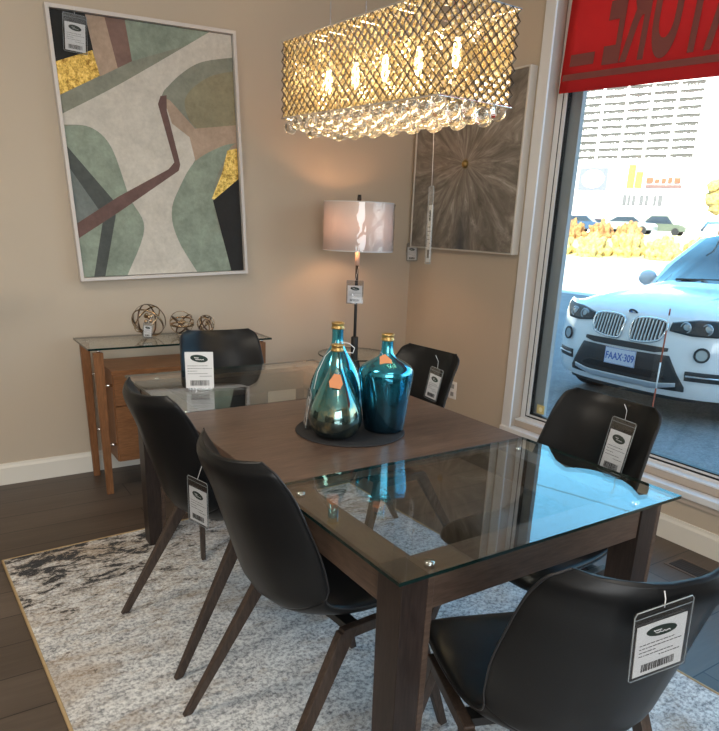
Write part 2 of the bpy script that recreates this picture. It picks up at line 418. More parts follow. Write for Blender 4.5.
def make_chair():
    root = empty('dining_chair', (0, 0, 0), 0)
    rows = chair_rows()
    # keep normals consistent: up on seat, forward on back
    rs = [r for r, _ in rows]; K = 51
    b = B(); rings(b, rs[:K+1]); seat = link('seat', b, M_leather, root, True)
    b = B(); rings(b, rs[K:]); back = link('backrest', b, M_leather, root, True)
    for lst, par in ((rs[:K+1], seat), (rs[K:], back)):
        b = B()
        path = [r[0]*.5+r[35]*.5 for r in lst]; tube(b, [p+Vector((0, .001, 0)) for p in path], .0022, 5)
        link('piping', b, M_seam, par, True)
        b = B(); path = [r[18]*.5+r[17]*.5 for r in lst]; tube(b, [p-Vector((0, .001, 0)) for p in path], .0022, 5)
        link('piping', b, M_seam, par, True)
    kf, kr, zr = .100, -.100, .419
    for s in (-1, 1):
        y = s*.192
        b = B(); leg_bar(b, (kf+.004, y, zr+.008), (.235, s*.222, .0005), .042, .024, .024, .018); link('leg', b, M_chairwood, root, bevel=.002)
        b = B(); leg_bar(b, (kr-.004, y, zr+.008), (-.360, s*.228, .0005), .052, .026, .024, .018); link('leg', b, M_chairwood, root, bevel=.002)
        b = B(); bar(b, (kr-.022, y, zr), (kf+.022, y, zr), .024, .024, (0, 1, 0), .030, .030); link('side_rail', b, M_chairwood, root, bevel=.003)
    for xx in (kr+.02, kf-.02):
        b = B(); box(b, (xx-.018, -.185, zr-.008), (xx+.018, .185, zr+.012)); link('crossbar', b, M_black, root)
    return root
chairs = [
 ((.850, 2.022), 6, 'black leatherette dining chair on the left side, farther from camera, tag hanging behind its back'),
 ((.860, 1.382), 4, 'black leatherette dining chair on the left side, nearest the camera on that side, no tag'),
 ((1.112, 2.665), -98, 'black leatherette dining chair at the far end of the table before the sideboard'),
 ((1.492, 2.160), 184, 'black leatherette dining chair on the window side beside the room corner, behind the bottles'),
 ((1.486, 1.258), 181, 'black leatherette dining chair on the window side standing out against the window'),
 ((1.022, .812), 69, 'black leatherette dining chair at the near end, seen from behind with large sleeve tag'),
]
ch0 = make_chair()
for i, (p, a, lab) in enumerate(chairs):
    o = ch0 if i == 0 else copy_tree(ch0)
    o.location = (p[0], p[1], .0125); o.rotation_euler = (0, 0, math.radians(a))
    tag(o, lab, 'chair', 'dining chairs around the glass and walnut table')

# ------------------------------------------------------------------ price tags: local frame x right, z up, y = depth (faces -y)
def price_tag(name, label, Mx, w=.10, h=.15, sleeve=True, string=None, cardscale=.86, dark=False, group='hanging price tags'):
    root = empty(name, (0, 0, 0), label=label, cat='price tag', group=group); root.matrix_world = Mx
    cw, chh = w*cardscale, h*.74
    b = B(); box(b, (-cw/2, -.0006, -h+.006), (cw/2, .0006, -h+.006+chh)); card = link('card', b, M_card, root)
    # oval emblem with two white strokes of script
    zc = -h+.006+chh*.82
    b = B(); pts = [(.27*cw*math.cos(2*PI*k/28)*1.15, .10*chh*math.sin(2*PI*k/28)+.06*cw*math.cos(2*PI*k/28)*-.5) for k in range(28)]
    rings(b, [[(x, -.0007, zc+z) for x, z in pts], [(x, -.0012, zc+z) for x, z in pts]]); em = link('emblem', b, M_logo, card)
    b = B()
    for q, (ax, az, ln) in enumerate(((-.17, .028, .16), (-.13, -.022, .30))):
        path = [((ax+ln*t/10)*cw, -.0014, zc+az*chh+.012*chh*math.sin(t*2.2+q)-t*.0012*chh) for t in range(11)]
        tube(b, path, .010*cw, 4)
    link('emblem_script', b, M_card, em)
    b = B()
    for q, (lx, ln) in enumerate(((-.42, .72), (-.42, .86), (-.42, .34), (-.42, .70), (.0, .42))):
        z = -h+.006+chh*(.62-q*.072)
        x = lx*cw; k = 0
        while x < (lx+ln)*cw:
            dx = cw*R.uniform(.03, .09); box(b, (x, -.0011, z-.0055*chh), (min(x+dx, (lx+ln)*cw), -.0006, z+.0055*chh)); x += dx+cw*.018
    link('printed_lines', b, M_ink, card)
    b = B(); x = -.34*cw
    rb_ = random.Random(3)
    while x < .34*cw:
        dx = cw*rb_.choice((.008, .014, .024)); box(b, (x, -.0011, -h+.006+chh*.07), (x+dx, -.0006, -h+.006+chh*.22)); x += dx+cw*rb_.choice((.010, .018))
    link('barcode', b, M_ink, card)
    if sleeve:
        b = B(); box(b, (-w/2, -.0035, -h), (w/2, -.003, 0)); box(b, (-w/2, .002, -h), (w/2, .0025, 0)); link('plastic_sleeve', b, M_clear, root)
        b = B(); tube(b, [(-w/2+.004, -.001, 0), (w/2-.004, -.001, 0), (w/2, -.001, -.006), (w/2, -.001, -h+.004), (w/2-.004, -.001, -h), (-w/2+.004, -.001, -h), (-w/2, -.001, -h+.004), (-w/2, -.001, -.006)], .0011, 5, True)
        tube(b, [(-w/2, -.001, -.013), (w/2, -.001, -.013)], .0008, 5)
        link('sleeve_rim', b, mat('clear_plastic_rim', (.55, .6, .62), .15, trans=.5), root, True)
    if string:
        b = B(); tube(b, string, .0009, 5); link('string', b, M_string, root, True)
    return root
def frame_at(p, facing, roll=0, tilt=0):
    """matrix whose -Y points along 'facing' (horizontal dir), Z up"""
    f = Vector(facing).normalized(); y = -f; z = Vector((0, 0, 1)); x = y.cross(z).normalized(); z = x.cross(y).normalized()
    m = Matrix((x, y, z)).transposed().to_4x4(); m.translation = p
    return m @ Matrix.Rotation(roll, 4, 'Y') @ Matrix.Rotation(tilt, 4, 'X')
def chair_pt(i, lx, ly, z):
    (cx, cy), a, _ = chairs[i]; a = math.radians(a)
    return Vector((cx+lx*math.cos(a)-ly*math.sin(a), cy+lx*math.sin(a)+ly*math.cos(a), z+.0125))
def chair_dir(i, lx, ly, lz=0):
    a = math.radians(chairs[i][1]); return Vector((lx*math.cos(a)-ly*math.sin(a), lx*math.sin(a)+ly*math.cos(a), lz))
TAGS = []
# back of the left far chair
price_tag('price_tag', 'price tag in shade hanging behind the far chair on the left', frame_at((.620, 1.800, .650), (-1, -.42, -.1), .12), .085, .160, string=[(0, 0, 0), (.01, .012, .05), (.0, .03, .10)])
price_tag('price_tag', 'large price tag in clear sleeve on the back of the nearest chair', frame_at(chair_pt(5, -.380, .024, .856), chair_dir(5, -1, -.12, -.10), -.18), .105, .138, string=[(0, 0, -.006), (.002, .002, .008), (.004, .008, .018)])
price_tag('price_tag', 'price tag on the front of the chair back against the window', frame_at(chair_pt(4, -.258, .085, .842), chair_dir(4, 1, .05, .12), .08), .082, .175, string=[(0, 0, 0), (0, -.006, .03), (0, -.03, .050)])
price_tag('price_tag', 'crumpled price tag on the front of the chair back near the corner', frame_at(chair_pt(3, -.253, .100, .826), chair_dir(3, 1, .05, .12), .12), .072, .135, string=[(0, 0, 0), (0, -.006, .03), (0, -.03, .055)])

# ------------------------------------------------------------------ sideboard
sbx0, sbx1, sby0, sby1 = .648, 1.625, 3.375, 3.735
sb = empty('sideboard', ((sbx0+sbx1)/2, (sby0+sby1)/2, 0), label='walnut sideboard with glass top and paired slab legs against the back wall', cat='sideboard')
O2 = sb.location.copy()
def sbb(name, a, b_, m, bev=.002, parent=None):
    b = B(); box(b, tuple(Vector(a)-O2), tuple(Vector(b_)-O2)); return link(name, b, m, parent or sb, bevel=bev)
b = B(); box(b, tuple(Vector((sbx0, sby0, .762))-O2), tuple(Vector((sbx1, sby1, .772))-O2))
for f in b.faces:
    f.normal_update(); f.material_index = 0 if abs(f.normal.z) > .5 else 1
link('glass_top', b, [M_tglass, M_tedge], sb)['label'] = 'clear glass top'
for lx in (.672, 1.545):
    for ly, lean in ((3.385, .0), (3.690, .0)):
        b = B(); cx = lx
        bot = [Vector(p)-O2 for p in ((cx+.010, ly+.006, 0), (cx+.044, ly+.004, 0), (cx+.044, ly+.026, 0), (cx+.010, ly+.026, 0))]
        top = [Vector(p)-O2 for p in ((cx, ly, .748), (cx+.048, ly, .748), (cx+.048, ly+.030, .748), (cx, ly+.030, .748))]
        leg = link('leg', hexa(b, bot, top), M_sb, sb, bevel=.003)
        b = B(); lathe(b, [(0, .748), (.009, .748), (.009, .7618), (0, .7618)], 14, (cx+.028-O2.x, ly+.017-O2.y, 0)); link('glass_standoff', b, M_chrome, leg, True)
CX0, CX1, CY0, CY1, CZ0, CZ1 = .750, 1.510, 3.385, 3.715, .175, .652
sbb('cabinet_body', (CX0, CY0, CZ0), (CX1, CY1, CZ1), M_sbx)
mid = (CX0+CX1)/2
for xa, xb in ((CX0+.004, mid-.002), (mid+.002, CX1-.004)):
    for za, zb in ((CZ0+.004, .470), (.475, CZ1-.024)):
        sbb('drawer', (xa, CY0-.016, za), (xb, CY0-.0005, zb), M_sbx)
for lx in (.719, 1.511):
    for ly in (3.392, 3.692):
        for z in (.27, .58):
            b = B(); tube(b, [(lx-.002-O2.x, ly-O2.y, z), (lx+.032-O2.x, ly-O2.y, z)], .007, 10); link('steel_pin', b, M_chrome, sb, True)

# three metal orb sculptures
def metal_orb(x, y, r, seed, lab):
    rd = random.Random(seed)
    root = empty('decorative_orb', (x, y, .7725), label=lab, cat='ornament', group='metal orb ornaments on the sideboard')
    for k in range(5):
        ax = Vector((rd.uniform(-1, 1), rd.uniform(-1, 1), rd.uniform(-1, 1))).normalized()
        a = ax.orthogonal().normalized(); c_ = ax.cross(a)
        b = B(); rs = []; n = 40; off = ax*r*rd.uniform(-.25, .25); rr_ = math.sqrt(r*r-off.length_squared)
        for i in range(n):
            d = a*math.cos(2*PI*i/n)+c_*math.sin(2*PI*i/n)
            wv = ax*.0042; ctr = Vector((0, 0, r))+off+d*(rr_-.001)
            rs.append([ctr-wv-d*.001, ctr+wv-d*.001, ctr+wv+d*.0008, ctr-wv+d*.0008])
        rings(b, rs, True)
        link('metal_band', b, M_bronze if (k+seed) % 2 else mat('dark_bronze', (.16, .11, .08), .3, 1), root, True)
    b = B()
    for i in range(6):
        orb(b, (rd.uniform(-.25, .25)*r, rd.uniform(-.3, .3)*r, r+r*rd.uniform(-.1, .5)), r*.13, 8, 6)
    link('metal_flower', b, M_bronze, root, True)
    return root
metal_orb(1.017, 3.62, .088, 4, 'largest bronze band orb, left of three on the sideboard')
metal_orb(1.208, 3.65, .066, 9, 'middle sized bronze band orb between the other two on the sideboard')
metal_orb(1.352, 3.665, .050, 15, 'smallest bronze band orb, right of three on the sideboard')
price_tag('price_tag', 'small price tag hanging on the largest metal orb', frame_at((.985, 3.525, .862), (-.4, -1, 0), .1), .045, .078, string=[(0, 0, 0), (.01, .01, .02), (.02, .03, .04)])

# ------------------------------------------------------------------ card on the far glass
price_tag('price_card', 'white price card with oval emblem standing on the far glass panel', frame_at((.862, 2.425, .9065), (-.35, -.93, 0), 0), .105, .146, sleeve=False, cardscale=1.0, group='standing price cards')
cc = bpy.data.objects['price_card']
b = B(); box(b, (-.045, -.006, -.1455), (.045, .018, -.139)); link('clear_stand', b, M_clear, cc)
for ch in cc.children:
    if ch.name.startswith('card'): ch.scale = (1, 1, 1.30); ch.location = (0, 0, .146*.30*.98-.0)

# ------------------------------------------------------------------ bottles on the round mat
b = B(); lathe(b, [(0, 0), (.172, 0), (.175, .002), (.172, .005), (0, .005)], 64)
mt = link('round_placemat', b, mat('charcoal_felt', (.018, .017, .018), .8), smooth=False, loc=(1.10, 1.715, .7605))
tag(mt, 'round charcoal placemat in the middle of the table leaf', 'placemat')
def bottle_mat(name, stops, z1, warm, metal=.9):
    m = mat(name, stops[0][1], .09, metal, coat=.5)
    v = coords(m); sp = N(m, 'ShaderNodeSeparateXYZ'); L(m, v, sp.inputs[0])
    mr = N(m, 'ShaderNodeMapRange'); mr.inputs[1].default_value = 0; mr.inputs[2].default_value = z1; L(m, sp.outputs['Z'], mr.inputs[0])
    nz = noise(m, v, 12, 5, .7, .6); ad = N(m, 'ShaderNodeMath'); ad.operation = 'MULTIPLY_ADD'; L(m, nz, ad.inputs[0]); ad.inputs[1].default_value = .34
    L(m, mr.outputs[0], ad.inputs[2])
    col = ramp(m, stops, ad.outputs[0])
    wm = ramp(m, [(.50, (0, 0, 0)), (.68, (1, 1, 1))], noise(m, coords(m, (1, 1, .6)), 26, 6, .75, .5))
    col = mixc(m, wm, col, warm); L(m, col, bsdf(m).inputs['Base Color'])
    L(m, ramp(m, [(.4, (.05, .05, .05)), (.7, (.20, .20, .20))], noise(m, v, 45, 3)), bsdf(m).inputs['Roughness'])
    return m
M_gold = mat('gold_rim_paint', (.55, .36, .13), .35, .85)
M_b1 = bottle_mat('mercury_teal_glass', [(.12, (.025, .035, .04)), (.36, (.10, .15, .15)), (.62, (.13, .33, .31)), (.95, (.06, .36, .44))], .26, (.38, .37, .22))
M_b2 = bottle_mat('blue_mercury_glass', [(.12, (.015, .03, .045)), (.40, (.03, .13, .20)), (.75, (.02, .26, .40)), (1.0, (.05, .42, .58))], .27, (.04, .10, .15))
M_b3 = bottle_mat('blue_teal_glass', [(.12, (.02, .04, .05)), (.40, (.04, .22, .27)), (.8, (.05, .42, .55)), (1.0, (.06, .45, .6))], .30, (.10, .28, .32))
def bottle(name, x, y, prof, neck, m, lab):
    root = empty(name, (x, y, .7662), label=lab, cat='bottle', group='teal glass bottles on the round mat')
    pr_ = spline([(a, 0, z) for a, z in prof], 44)
    b = B(); lathe(b, [(max(p.x, .001), p.z) for p in pr_], 48); link('glass_body', b, m, root, True)
    r_, z0_, z1_ = neck
    b = B(); lathe(b, [(r_+.0004, z0_), (r_+.0035, z0_+.002), (r_+.0035, z0_+.005), (r_+.0012, z0_+.007), (r_+.0012, z1_-.006), (r_+.003, z1_-.004), (r_+.002, z1_), (r_-.004, z1_), (r_-.004, z1_-.01)], 32)
    link('gold_rim', b, M_gold, root, True)
    return root
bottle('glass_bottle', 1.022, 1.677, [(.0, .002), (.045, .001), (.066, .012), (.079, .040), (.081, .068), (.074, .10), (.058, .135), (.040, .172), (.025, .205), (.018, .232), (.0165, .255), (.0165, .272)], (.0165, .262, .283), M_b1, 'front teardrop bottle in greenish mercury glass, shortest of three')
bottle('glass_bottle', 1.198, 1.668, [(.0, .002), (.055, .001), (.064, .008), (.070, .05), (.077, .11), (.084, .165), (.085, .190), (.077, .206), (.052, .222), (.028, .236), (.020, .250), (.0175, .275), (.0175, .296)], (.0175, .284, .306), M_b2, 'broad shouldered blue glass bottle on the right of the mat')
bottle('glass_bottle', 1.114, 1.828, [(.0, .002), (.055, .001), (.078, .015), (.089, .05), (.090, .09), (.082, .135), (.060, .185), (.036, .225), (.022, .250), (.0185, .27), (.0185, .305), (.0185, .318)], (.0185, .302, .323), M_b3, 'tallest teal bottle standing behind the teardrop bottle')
def kraft_tag(x, y, z, roll, lab, s=.026, facing=(-.5, -.85, .25)):
    root = empty('kraft_tag', (0, 0, 0), label=lab, cat='tag', group='orange tags on the bottles'); root.matrix_world = frame_at((x, y, z), facing, roll)
    b = B(); pts = [(-s*.75, -s), (s*.75, -s), (s, -.2*s), (s*.45, s), (-s*.45, s), (-s, -.2*s)]
    rings(b, [[(px, -.0006, pz) for px, pz in pts], [(px, .0006, pz) for px, pz in pts]]); link('card', b, M_tan, root, bevel=.0003)
    b = B(); tube(b, [(0, .001, s*.8), (.004, .012, s*1.3), (.0, .03, s*1.6)], .0008, 5); link('string', b, M_string, root, True)
    return root
kraft_tag(.995, 1.635, .948, .15, 'orange kraft tag hanging on the front teardrop bottle', .021)
kraft_tag(1.166, 1.632, .995, -.45, 'orange kraft tag hanging on the broad blue bottle', .020)
b = B(); tube(b, [(1.094, 1.806, 1.035), (1.06, 1.76, 1.025), (1.03, 1.76, 1.00), (1.0, 1.755, .95), (.985, 1.75, .90)], .0012, 5); tube(b, [(1.11, 1.806, 1.03), (1.138, 1.796, 1.025), (1.156, 1.79, 1.01), (1.146, 1.785, .995), (1.122, 1.787, 1.00)], .0014, 5)
sleeve = link('tag_string', b, M_string, smooth=True); tag(sleeve, 'white looped string tied round the neck of the tallest bottle', 'string')
price_tag('price_tag', 'clear sleeve price tag hanging at the left of the bottles', frame_at((.975, 1.752, .895), (-1, .35, .1), .28), .045, .125)

# ------------------------------------------------------------------ floor lamp with glass tray
LX, LY = 2.222, 3.445
lp = empty('floor_lamp', (LX, LY, 0), label='black tray floor lamp with white drum shade glowing in the corner', cat='floor lamp')
b = B(); lathe(b, [(0, 0), (.14, 0), (.14, .012), (.135, .018), (.03, .024), (0, .024)], 40); link('base', b, M_black, lp, True, bevel=0)
b = B(); tube(b, [(0, 0, .02), (0, 0, 1.55)], .0095, 14); link('pole', b, M_black, lp, True)
b = B(); lathe(b, [(.045, .40), (.060, .43), (.050, .50), (.030, .60), (.022, .625), (.0225, .63), (.0225, .73), (.018, .735), (.0, .735)], 28); link('sleeve', b, M_black, lp, True)
b = B(); lathe(b, [(.0, .622), (.222, .622), (.222, .630), (.0, .630)], 56); link('glass_tray', b, [M_tglass], lp)['label'] = 'round clear glass tray'
b = B(); tube(b, [(.222*math.cos(t*PI/24), .222*math.sin(t*PI/24), .626) for t in range(48)], .0042, 6, True); link('tray_edge', b, M_tedge, lp, True)
def shade_mat():
    m = bpy.data.materials.new('white_linen_shade'); m.use_nodes = True; t = m.node_tree; t.nodes.clear()
    d = t.nodes.new('ShaderNodeBsdfDiffuse'); d.inputs[0].default_value = (.80, .74, .72, 1)
    tl = t.nodes.new('ShaderNodeBsdfTranslucent'); tl.inputs[0].default_value = (.85, .70, .62, 1)
    mx = t.nodes.new('ShaderNodeMixShader'); mx.inputs[0].default_value = .22; o = t.nodes.new('ShaderNodeOutputMaterial')
    L(m, d.outputs[0], mx.inputs[1]); L(m, tl.outputs[0], mx.inputs[2]); L(m, mx.outputs[0], o.inputs[0]); return m
b = B(); n = 64
rs = [[((r_)*math.cos(2*PI*k/n), (r_)*math.sin(2*PI*k/n), z) for k in range(n)] for r_, z in ((.207, 1.245), (.203, 1.512), (.200, 1.512), (.204, 1.245))]
rings(b, rs, True); shd = link('lamp_shade', b, shade_mat(), lp, True); shd['label'] = 'white drum shade in crinkled clear wrap'
for z, r_ in ((1.245, .2065), (1.512, .2025)):
    b = B(); tube(b, [((r_)*math.cos(t*PI/32), (r_)*math.sin(t*PI/32), z) for t in range(64)], .003, 6, True); link('shade_hem', b, M_white, shd, True)
# crinkled plastic wrap
b = B(); rw = random.Random(5); n = 90; nz = 14; rs = []
ph = [rw.uniform(-1, 1) for _ in range(n)]
for j in range(nz+1):
    z = 1.249+.260*j/nz
    rs.append([((.2090+.0022*ph[int(k+j*.8*math.sin(k)) % n]+.0008*rw.uniform(-1, 1))*math.cos(2*PI*k/n), (.2090+.0022*ph[int(k+j*.8*math.sin(k)) % n]+.0008*rw.uniform(-1, 1))*math.sin(2*PI*k/n), z) for k in range(n)])
rings(b, rs, cap=False); link('plastic_wrap', b, glass_sheet('wrap_film', (.97, .97, .97), .07), shd, True)
b = B(); tube(b, [(0, 0, 1.505), (0, 0, 1.53), (0, 0, 1.555)], [.006, .013, .010], 12); link('finial', b, M_black, lp, True)
b = B(); tube(b, [(-.202, 0, 1.50), (.202, 0, 1.50)], .002, 6); tube(b, [(0, -.202, 1.50), (0, .202, 1.50)], .002, 6); link('shade_spider', b, M_black, shd)
b = B(); tube(b, [(0, 0, 1.16), (0, 0, 1.235)], .014, 12); link('socket', b, mat('socket_tan', (.72, .5, .38), .5), lp, True)
b = B(); orb(b, (0.0, 0, 1.365), .034, 16, 12); tube(b, [(0, 0, 1.235), (0, 0, 1.34)], .012, 10)
link('light_bulb', b, mat('lit_bulb', (1, .8, .6), .5, emit=(1, .62, .32), es=14), lp, True)
pl = bpy.data.lights.new('floor_lamp_light', 'POINT'); pl.energy = 5.0; pl.color = (1, .50, .24); pl.shadow_soft_size = .04
po = bpy.data.objects.new('floor_lamp_light', pl); C.objects.link(po); po.location = (LX-.05, LY, 1.38)
price_tag('price_tag', 'white price tag hanging on the black pole of the floor lamp', frame_at((2.186, 3.405, 1.075), (-.5, -.87, 0), .0), .10, .135, string=[(0, 0, 0), (.01, .01, .04), (.02, .03, .08)])

# ------------------------------------------------------------------ abstract painting on the back wall
def cmat(name, c, amt=.25):
    m = mat(name, c, .8)
    v = coords(m); n1 = noise(m, v, 9, 6, .7, .4); n2 = noise(m, v, 60, 3, .6)
    lo = tuple(x*(1-amt) for x in c); hi = tuple(min(1, x*(1+amt)) for x in c)
    L(m, mixc(m, .3, ramp(m, [(.3, lo), (.7, hi)], n1), ramp(m, [(.3, lo), (.7, hi)], n2)), bsdf(m).inputs['Base Color']); bump(m, n2, .2, .002); return m
pc = [((.69+1.629)/2, 3.755, (1.0725+2.325)/2)]
PW, PH = .935, 1.245
pt = empty('framed_painting', (0, 0, 0), label='large abstract painting of green, cream and brown shapes in a thin white frame', cat='painting')
pt.matrix_world = Matrix.Translation((1.160, 3.755, 1.698)) @ Matrix.Rotation(-math.radians(2.2), 4, 'Y')
for a, b_ in (((-PW/2, -.012, -PH/2), (-PW/2+.017, .034, PH/2)), ((PW/2-.017, -.012, -PH/2), (PW/2, .034, PH/2)), ((-PW/2+.017, -.012, PH/2-.017), (PW/2-.017, .034, PH/2)), ((-PW/2+.017, -.012, -PH/2), (PW/2-.017, .034, -PH/2+.017))):
    b = B(); box(b, a, b_); link('frame', b, mat('white_picture_frame', (.62, .58, .55), .5), pt, bevel=.001)
b = B(); box(b, (-PW/2+.018, .012, -PH/2+.018), (PW/2-.018, .03, PH/2-.018)); link('backing', b, M_black, pt)
art = {
'sagedark3':[(0, 0), (1, 0), (1, 1), (0, 1)],
'black':[(0.0, 1.0), (0.178, 1.0), (0.199, 0.875), (0.0, 0.819)],
'gold':[(0, 0.822), (0.195, 0.877), (0.22, 0.788), (0.0, 0.705)],
'tan':[(0.178, 1.0), (0.277, 1.0), (0.321, 0.82), (0.22, 0.785), (0.199, 0.875)],
'mauve':[(0.277, 1.0), (0.384, 1.0), (0.402, 0.854), (0.321, 0.817)],
'sage':[(0.384, 1.0), (0.865, 1.0), (0.688, 0.913), (0.333, 0.769), (.22, .785), (0.321, .817), (0.402, 0.854)],
'sagedark':[(0.22, 0.785), (0.402, 0.854), (0.75, 0.945), (0.333, 0.755), (0.0, 0.630), (0.0, 0.705)],
'cream':[(0.0, 0.638), (0.333, 0.769), (0.865, 1.0), (1.0, 1.0), (1, 0.914), (0.656, 0.801), (0.558, 0.742), (0.60, .70), (0.712, 0.583), (0.731, 0.501), (0.624, 0.383), (0.553, 0.264), (0.60, .12), (0.685, 0.0), (0.25, 0.0), (0.378, 0.197), (0.309, 0.33), (0.239, 0.521), (0.138, 0.594), (0.0, 0.598)],
'sagedark2':[(0.558, 0.742), (0.656, 0.815), (.8, .88), (1, 0.914), (1, 0.60), (0.764, 0.607), (0.68, 0.646), (0.58, 0.728)],
'olive':[(1.0, 0.86), (0.85, 0.828), (0.725, 0.766), (0.685, 0.709), (0.716, 0.639), (0.788, 0.615), (1, 0.642)],
'tan2':[(0.56, 0.73), (0.60, .72), (0.739, 0.616), (1, 0.642), (1, 0.53), (0.725, 0.485), (0.70, .58), (0.60, 0.63)],
'sage2':[(1, 0.567), (0.90, .55), (0.73, 0.485), (0.624, 0.383), (0.553, 0.264), (0.58, 0.144), (0.685, 0.0), (0.93, 0.0), (0.821, 0.317), (0.935, 0.523)],
'gold2':[(1, 0.545), (0.935, 0.533), (0.892, 0.438), (0.814, 0.325), (0.847, 0.318), (1, 0.414)],
'black2':[(1, 0.414), (0.821, 0.317), (0.915, 0.0), (1.0, 0.0)],
'sage3':[(0.0, 0.593), (0.138, 0.594), (0.239, 0.521), (0.309, 0.33), (0.378, 0.197), (0.25, 0.0), (0.0, 0.0)],
'greygreen':[(0.0, 0.45), (0.172, 0.329), (0.224, 0.289), (0.0, 0.20)],
'slate':[(0.0, 0.52), (0.226, 0.305), (0.219, 0.248), (0.121, 0.0), (0.058, 0.0), (0.151, 0.248), (0.0, 0.437)],
'brown':[(0.0, 0.22), (0.25, .33), (0.556, 0.445), (0.594, 0.474), (0.526, 0.702), (0.545, 0.734), (0.581, 0.739), (0.575, 0.68), (0.63, 0.466), (0.617, 0.44), (.25, .27), (0.0, 0.16)]}
def gold_leaf():
    m = mat('gold_leaf', (.75, .50, .12), .38, .85); v = coords(m)
    L(m, ramp(m, [(.35, (.25, .14, .03)), (.55, (.80, .55, .14)), (.75, (1, .85, .4))], noise(m, v, 55, 5, .8)), bsdf(m).inputs['Base Color']); bump(m, noise(m, v, 70, 3), .6, .004); return m
amats = dict(black=cmat('paint_black', (.018, .018, .018)), tan=cmat('paint_tan', (.40, .30, .225)), mauve=cmat('paint_mauve', (.20, .125, .105)), sage=cmat('paint_sage', (.25, .30, .24), .32),
             sagedark=cmat('paint_dark_sage', (.24, .25, .20)), cream=cmat('paint_cream', (.56, .53, .47), .20), olive=cmat('paint_olive', (.26, .235, .15)), gold=gold_leaf(), slate=cmat('paint_slate', (.075, .085, .08)), greygreen=cmat('paint_grey_green', (.165, .19, .18)), brown=cmat('paint_brown', (.145, .085, .075)))
cb = B(); mlist = list(amats.keys()); cw_, ch_ = PW-.040, PH-.040
curved = {'cream', 'sage2', 'sage3', 'sagedark2', 'olive'}
b0 = .0115
for li, (k, pts) in enumerate(art.items()):
    mi = mlist.index(k.rstrip('23'))
    y = b0-li*.00012
    if k in curved:
        n_ = len(pts); out = []; on = lambda p: p[0] in (0, 1) or p[1] in (0, 1)
        for q in range(n_):
            p0, p1, p2, p3 = [Vector((*pts[(q+d_) % n_], 0)) for d_ in (-1, 0, 1, 2)]
            if on(pts[q]) and on(pts[(q+1) % n_]): out.append(p1); continue
            if on(pts[q]): p0 = p1
            if on(pts[(q+1) % n_]): p3 = p2
            for t_ in range(6):
                f_ = t_/6; out.append(.5*((2*p1)+(p2-p0)*f_+(2*p0-5*p1+4*p2-p3)*f_*f_+(3*p1-p0-3*p2+p3)*f_**3))
        pts = [(min(1, max(0, p.x)), min(1, max(0, p.y))) for p in out]
    vs = [cb.verts.new(((u_-.5)*cw_, y, (v_-.5)*ch_)) for u_, v_ in pts]
    f = cb.faces.new(vs); f.material_index = mi
for f in cb.faces:
    f.normal_update()
    if f.normal.y > 0: f.normal_flip()
bmesh.ops.triangulate(cb, faces=[f for f in cb.faces if len(f.verts) > 4])
me = bpy.data.meshes.new('canvas'); cb.to_mesh(me); cb.free()
for k in mlist: me.materials.append(amats[k])
co = bpy.data.objects.new('canvas', me); C.objects.link(co); co.parent = pt
co['label'] = 'painted canvas of curved green, cream, brown, black and gold shapes'
price_tag('price_tag', 'price tag in clear sleeve hanging on the top left of the abstract painting', frame_at((.795, 3.735, 2.272), (-.05, -1, -.05), .05), .105, .158, string=[(0, 0, 0), (.0, .004, .02), (.0, .01, .035)])

# ------------------------------------------------------------------ flower art on the window wall
fa = empty('framed_wall_art', (XW-.02, 3.262, 1.735), label='square grey flower picture with silver edge on the wall beside the window', cat='picture')
m = mat('flower_paint', rough=.55)
v = coords(m); sp = N(m, 'ShaderNodeSeparateXYZ'); L(m, v, sp.inputs[0])
def MA(op, a, b_=None):
    n = m.node_tree.nodes.new('ShaderNodeMath'); n.operation = op
    for s_, q in ((n.inputs[0], a), (n.inputs[1], b_)):
        if q is None: continue
        if isinstance(q, (int, float)): s_.default_value = q
        else: L(m, q, s_)
    return n.outputs[0]
cyy = MA('SUBTRACT', sp.outputs['Y'], -.02); czz = MA('SUBTRACT', sp.outputs['Z'], .02)
ang = MA('ARCTAN2', czz, cyy); rad = MA('SQRT', MA('ADD', MA('MULTIPLY', cyy, cyy), MA('MULTIPLY', czz, czz)))
cx_ = N(m, 'ShaderNodeCombineXYZ'); L(m, MA('MULTIPLY', ang, 3.5), cx_.inputs[0]); L(m, MA('MULTIPLY', rad, 3.2), cx_.inputs[1])
n1 = noise(m, cx_.outputs[0], 1.5, 9, .68, 1.0)
col = ramp(m, [(.28, (.09, .08, .065)), (.48, (.19, .17, .145)), (.60, (.29, .265, .23)), (.75, (.52, .50, .46))], n1)
dk = ramp(m, [(.0, (1, 1, 1)), (.10, (0, 0, 0))], MA('ABSOLUTE', MA('ADD', cyy, MA('MULTIPLY', n1, .02))))
lowz = ramp(m, [(.18, (0, 0, 0)), (.5, (1, 1, 1))], MA('MULTIPLY', czz, -1))
col = mixc(m, MA('MULTIPLY', dk, lowz), col, (.045, .055, .065))
col = mixc(m, ramp(m, [(.018, (1, 1, 1)), (.034, (0, 0, 0))], rad), col, (.20, .13, .04))
L(m, col, bsdf(m).inputs['Base Color']); bump(m, n1, .5, .004)
b = B(); box(b, (-.030, -.462, -.465), (.012, .462, .465)); link('canvas', b, m, fa)
M_silver = mat('silver_frame', (.66, .63, .58), .4, .2)
for a, c_ in (((-.034, -.474, -.475), (.019, -.463, .475)), ((-.034, .463, -.475), (.019, .474, .475)), ((-.034, -.463, .467), (.019, .463, .475)), ((-.034, -.463, -.475), (.019, .463, -.467))):
    b = B(); box(b, a, c_); link('frame', b, M_silver, fa, bevel=.001)
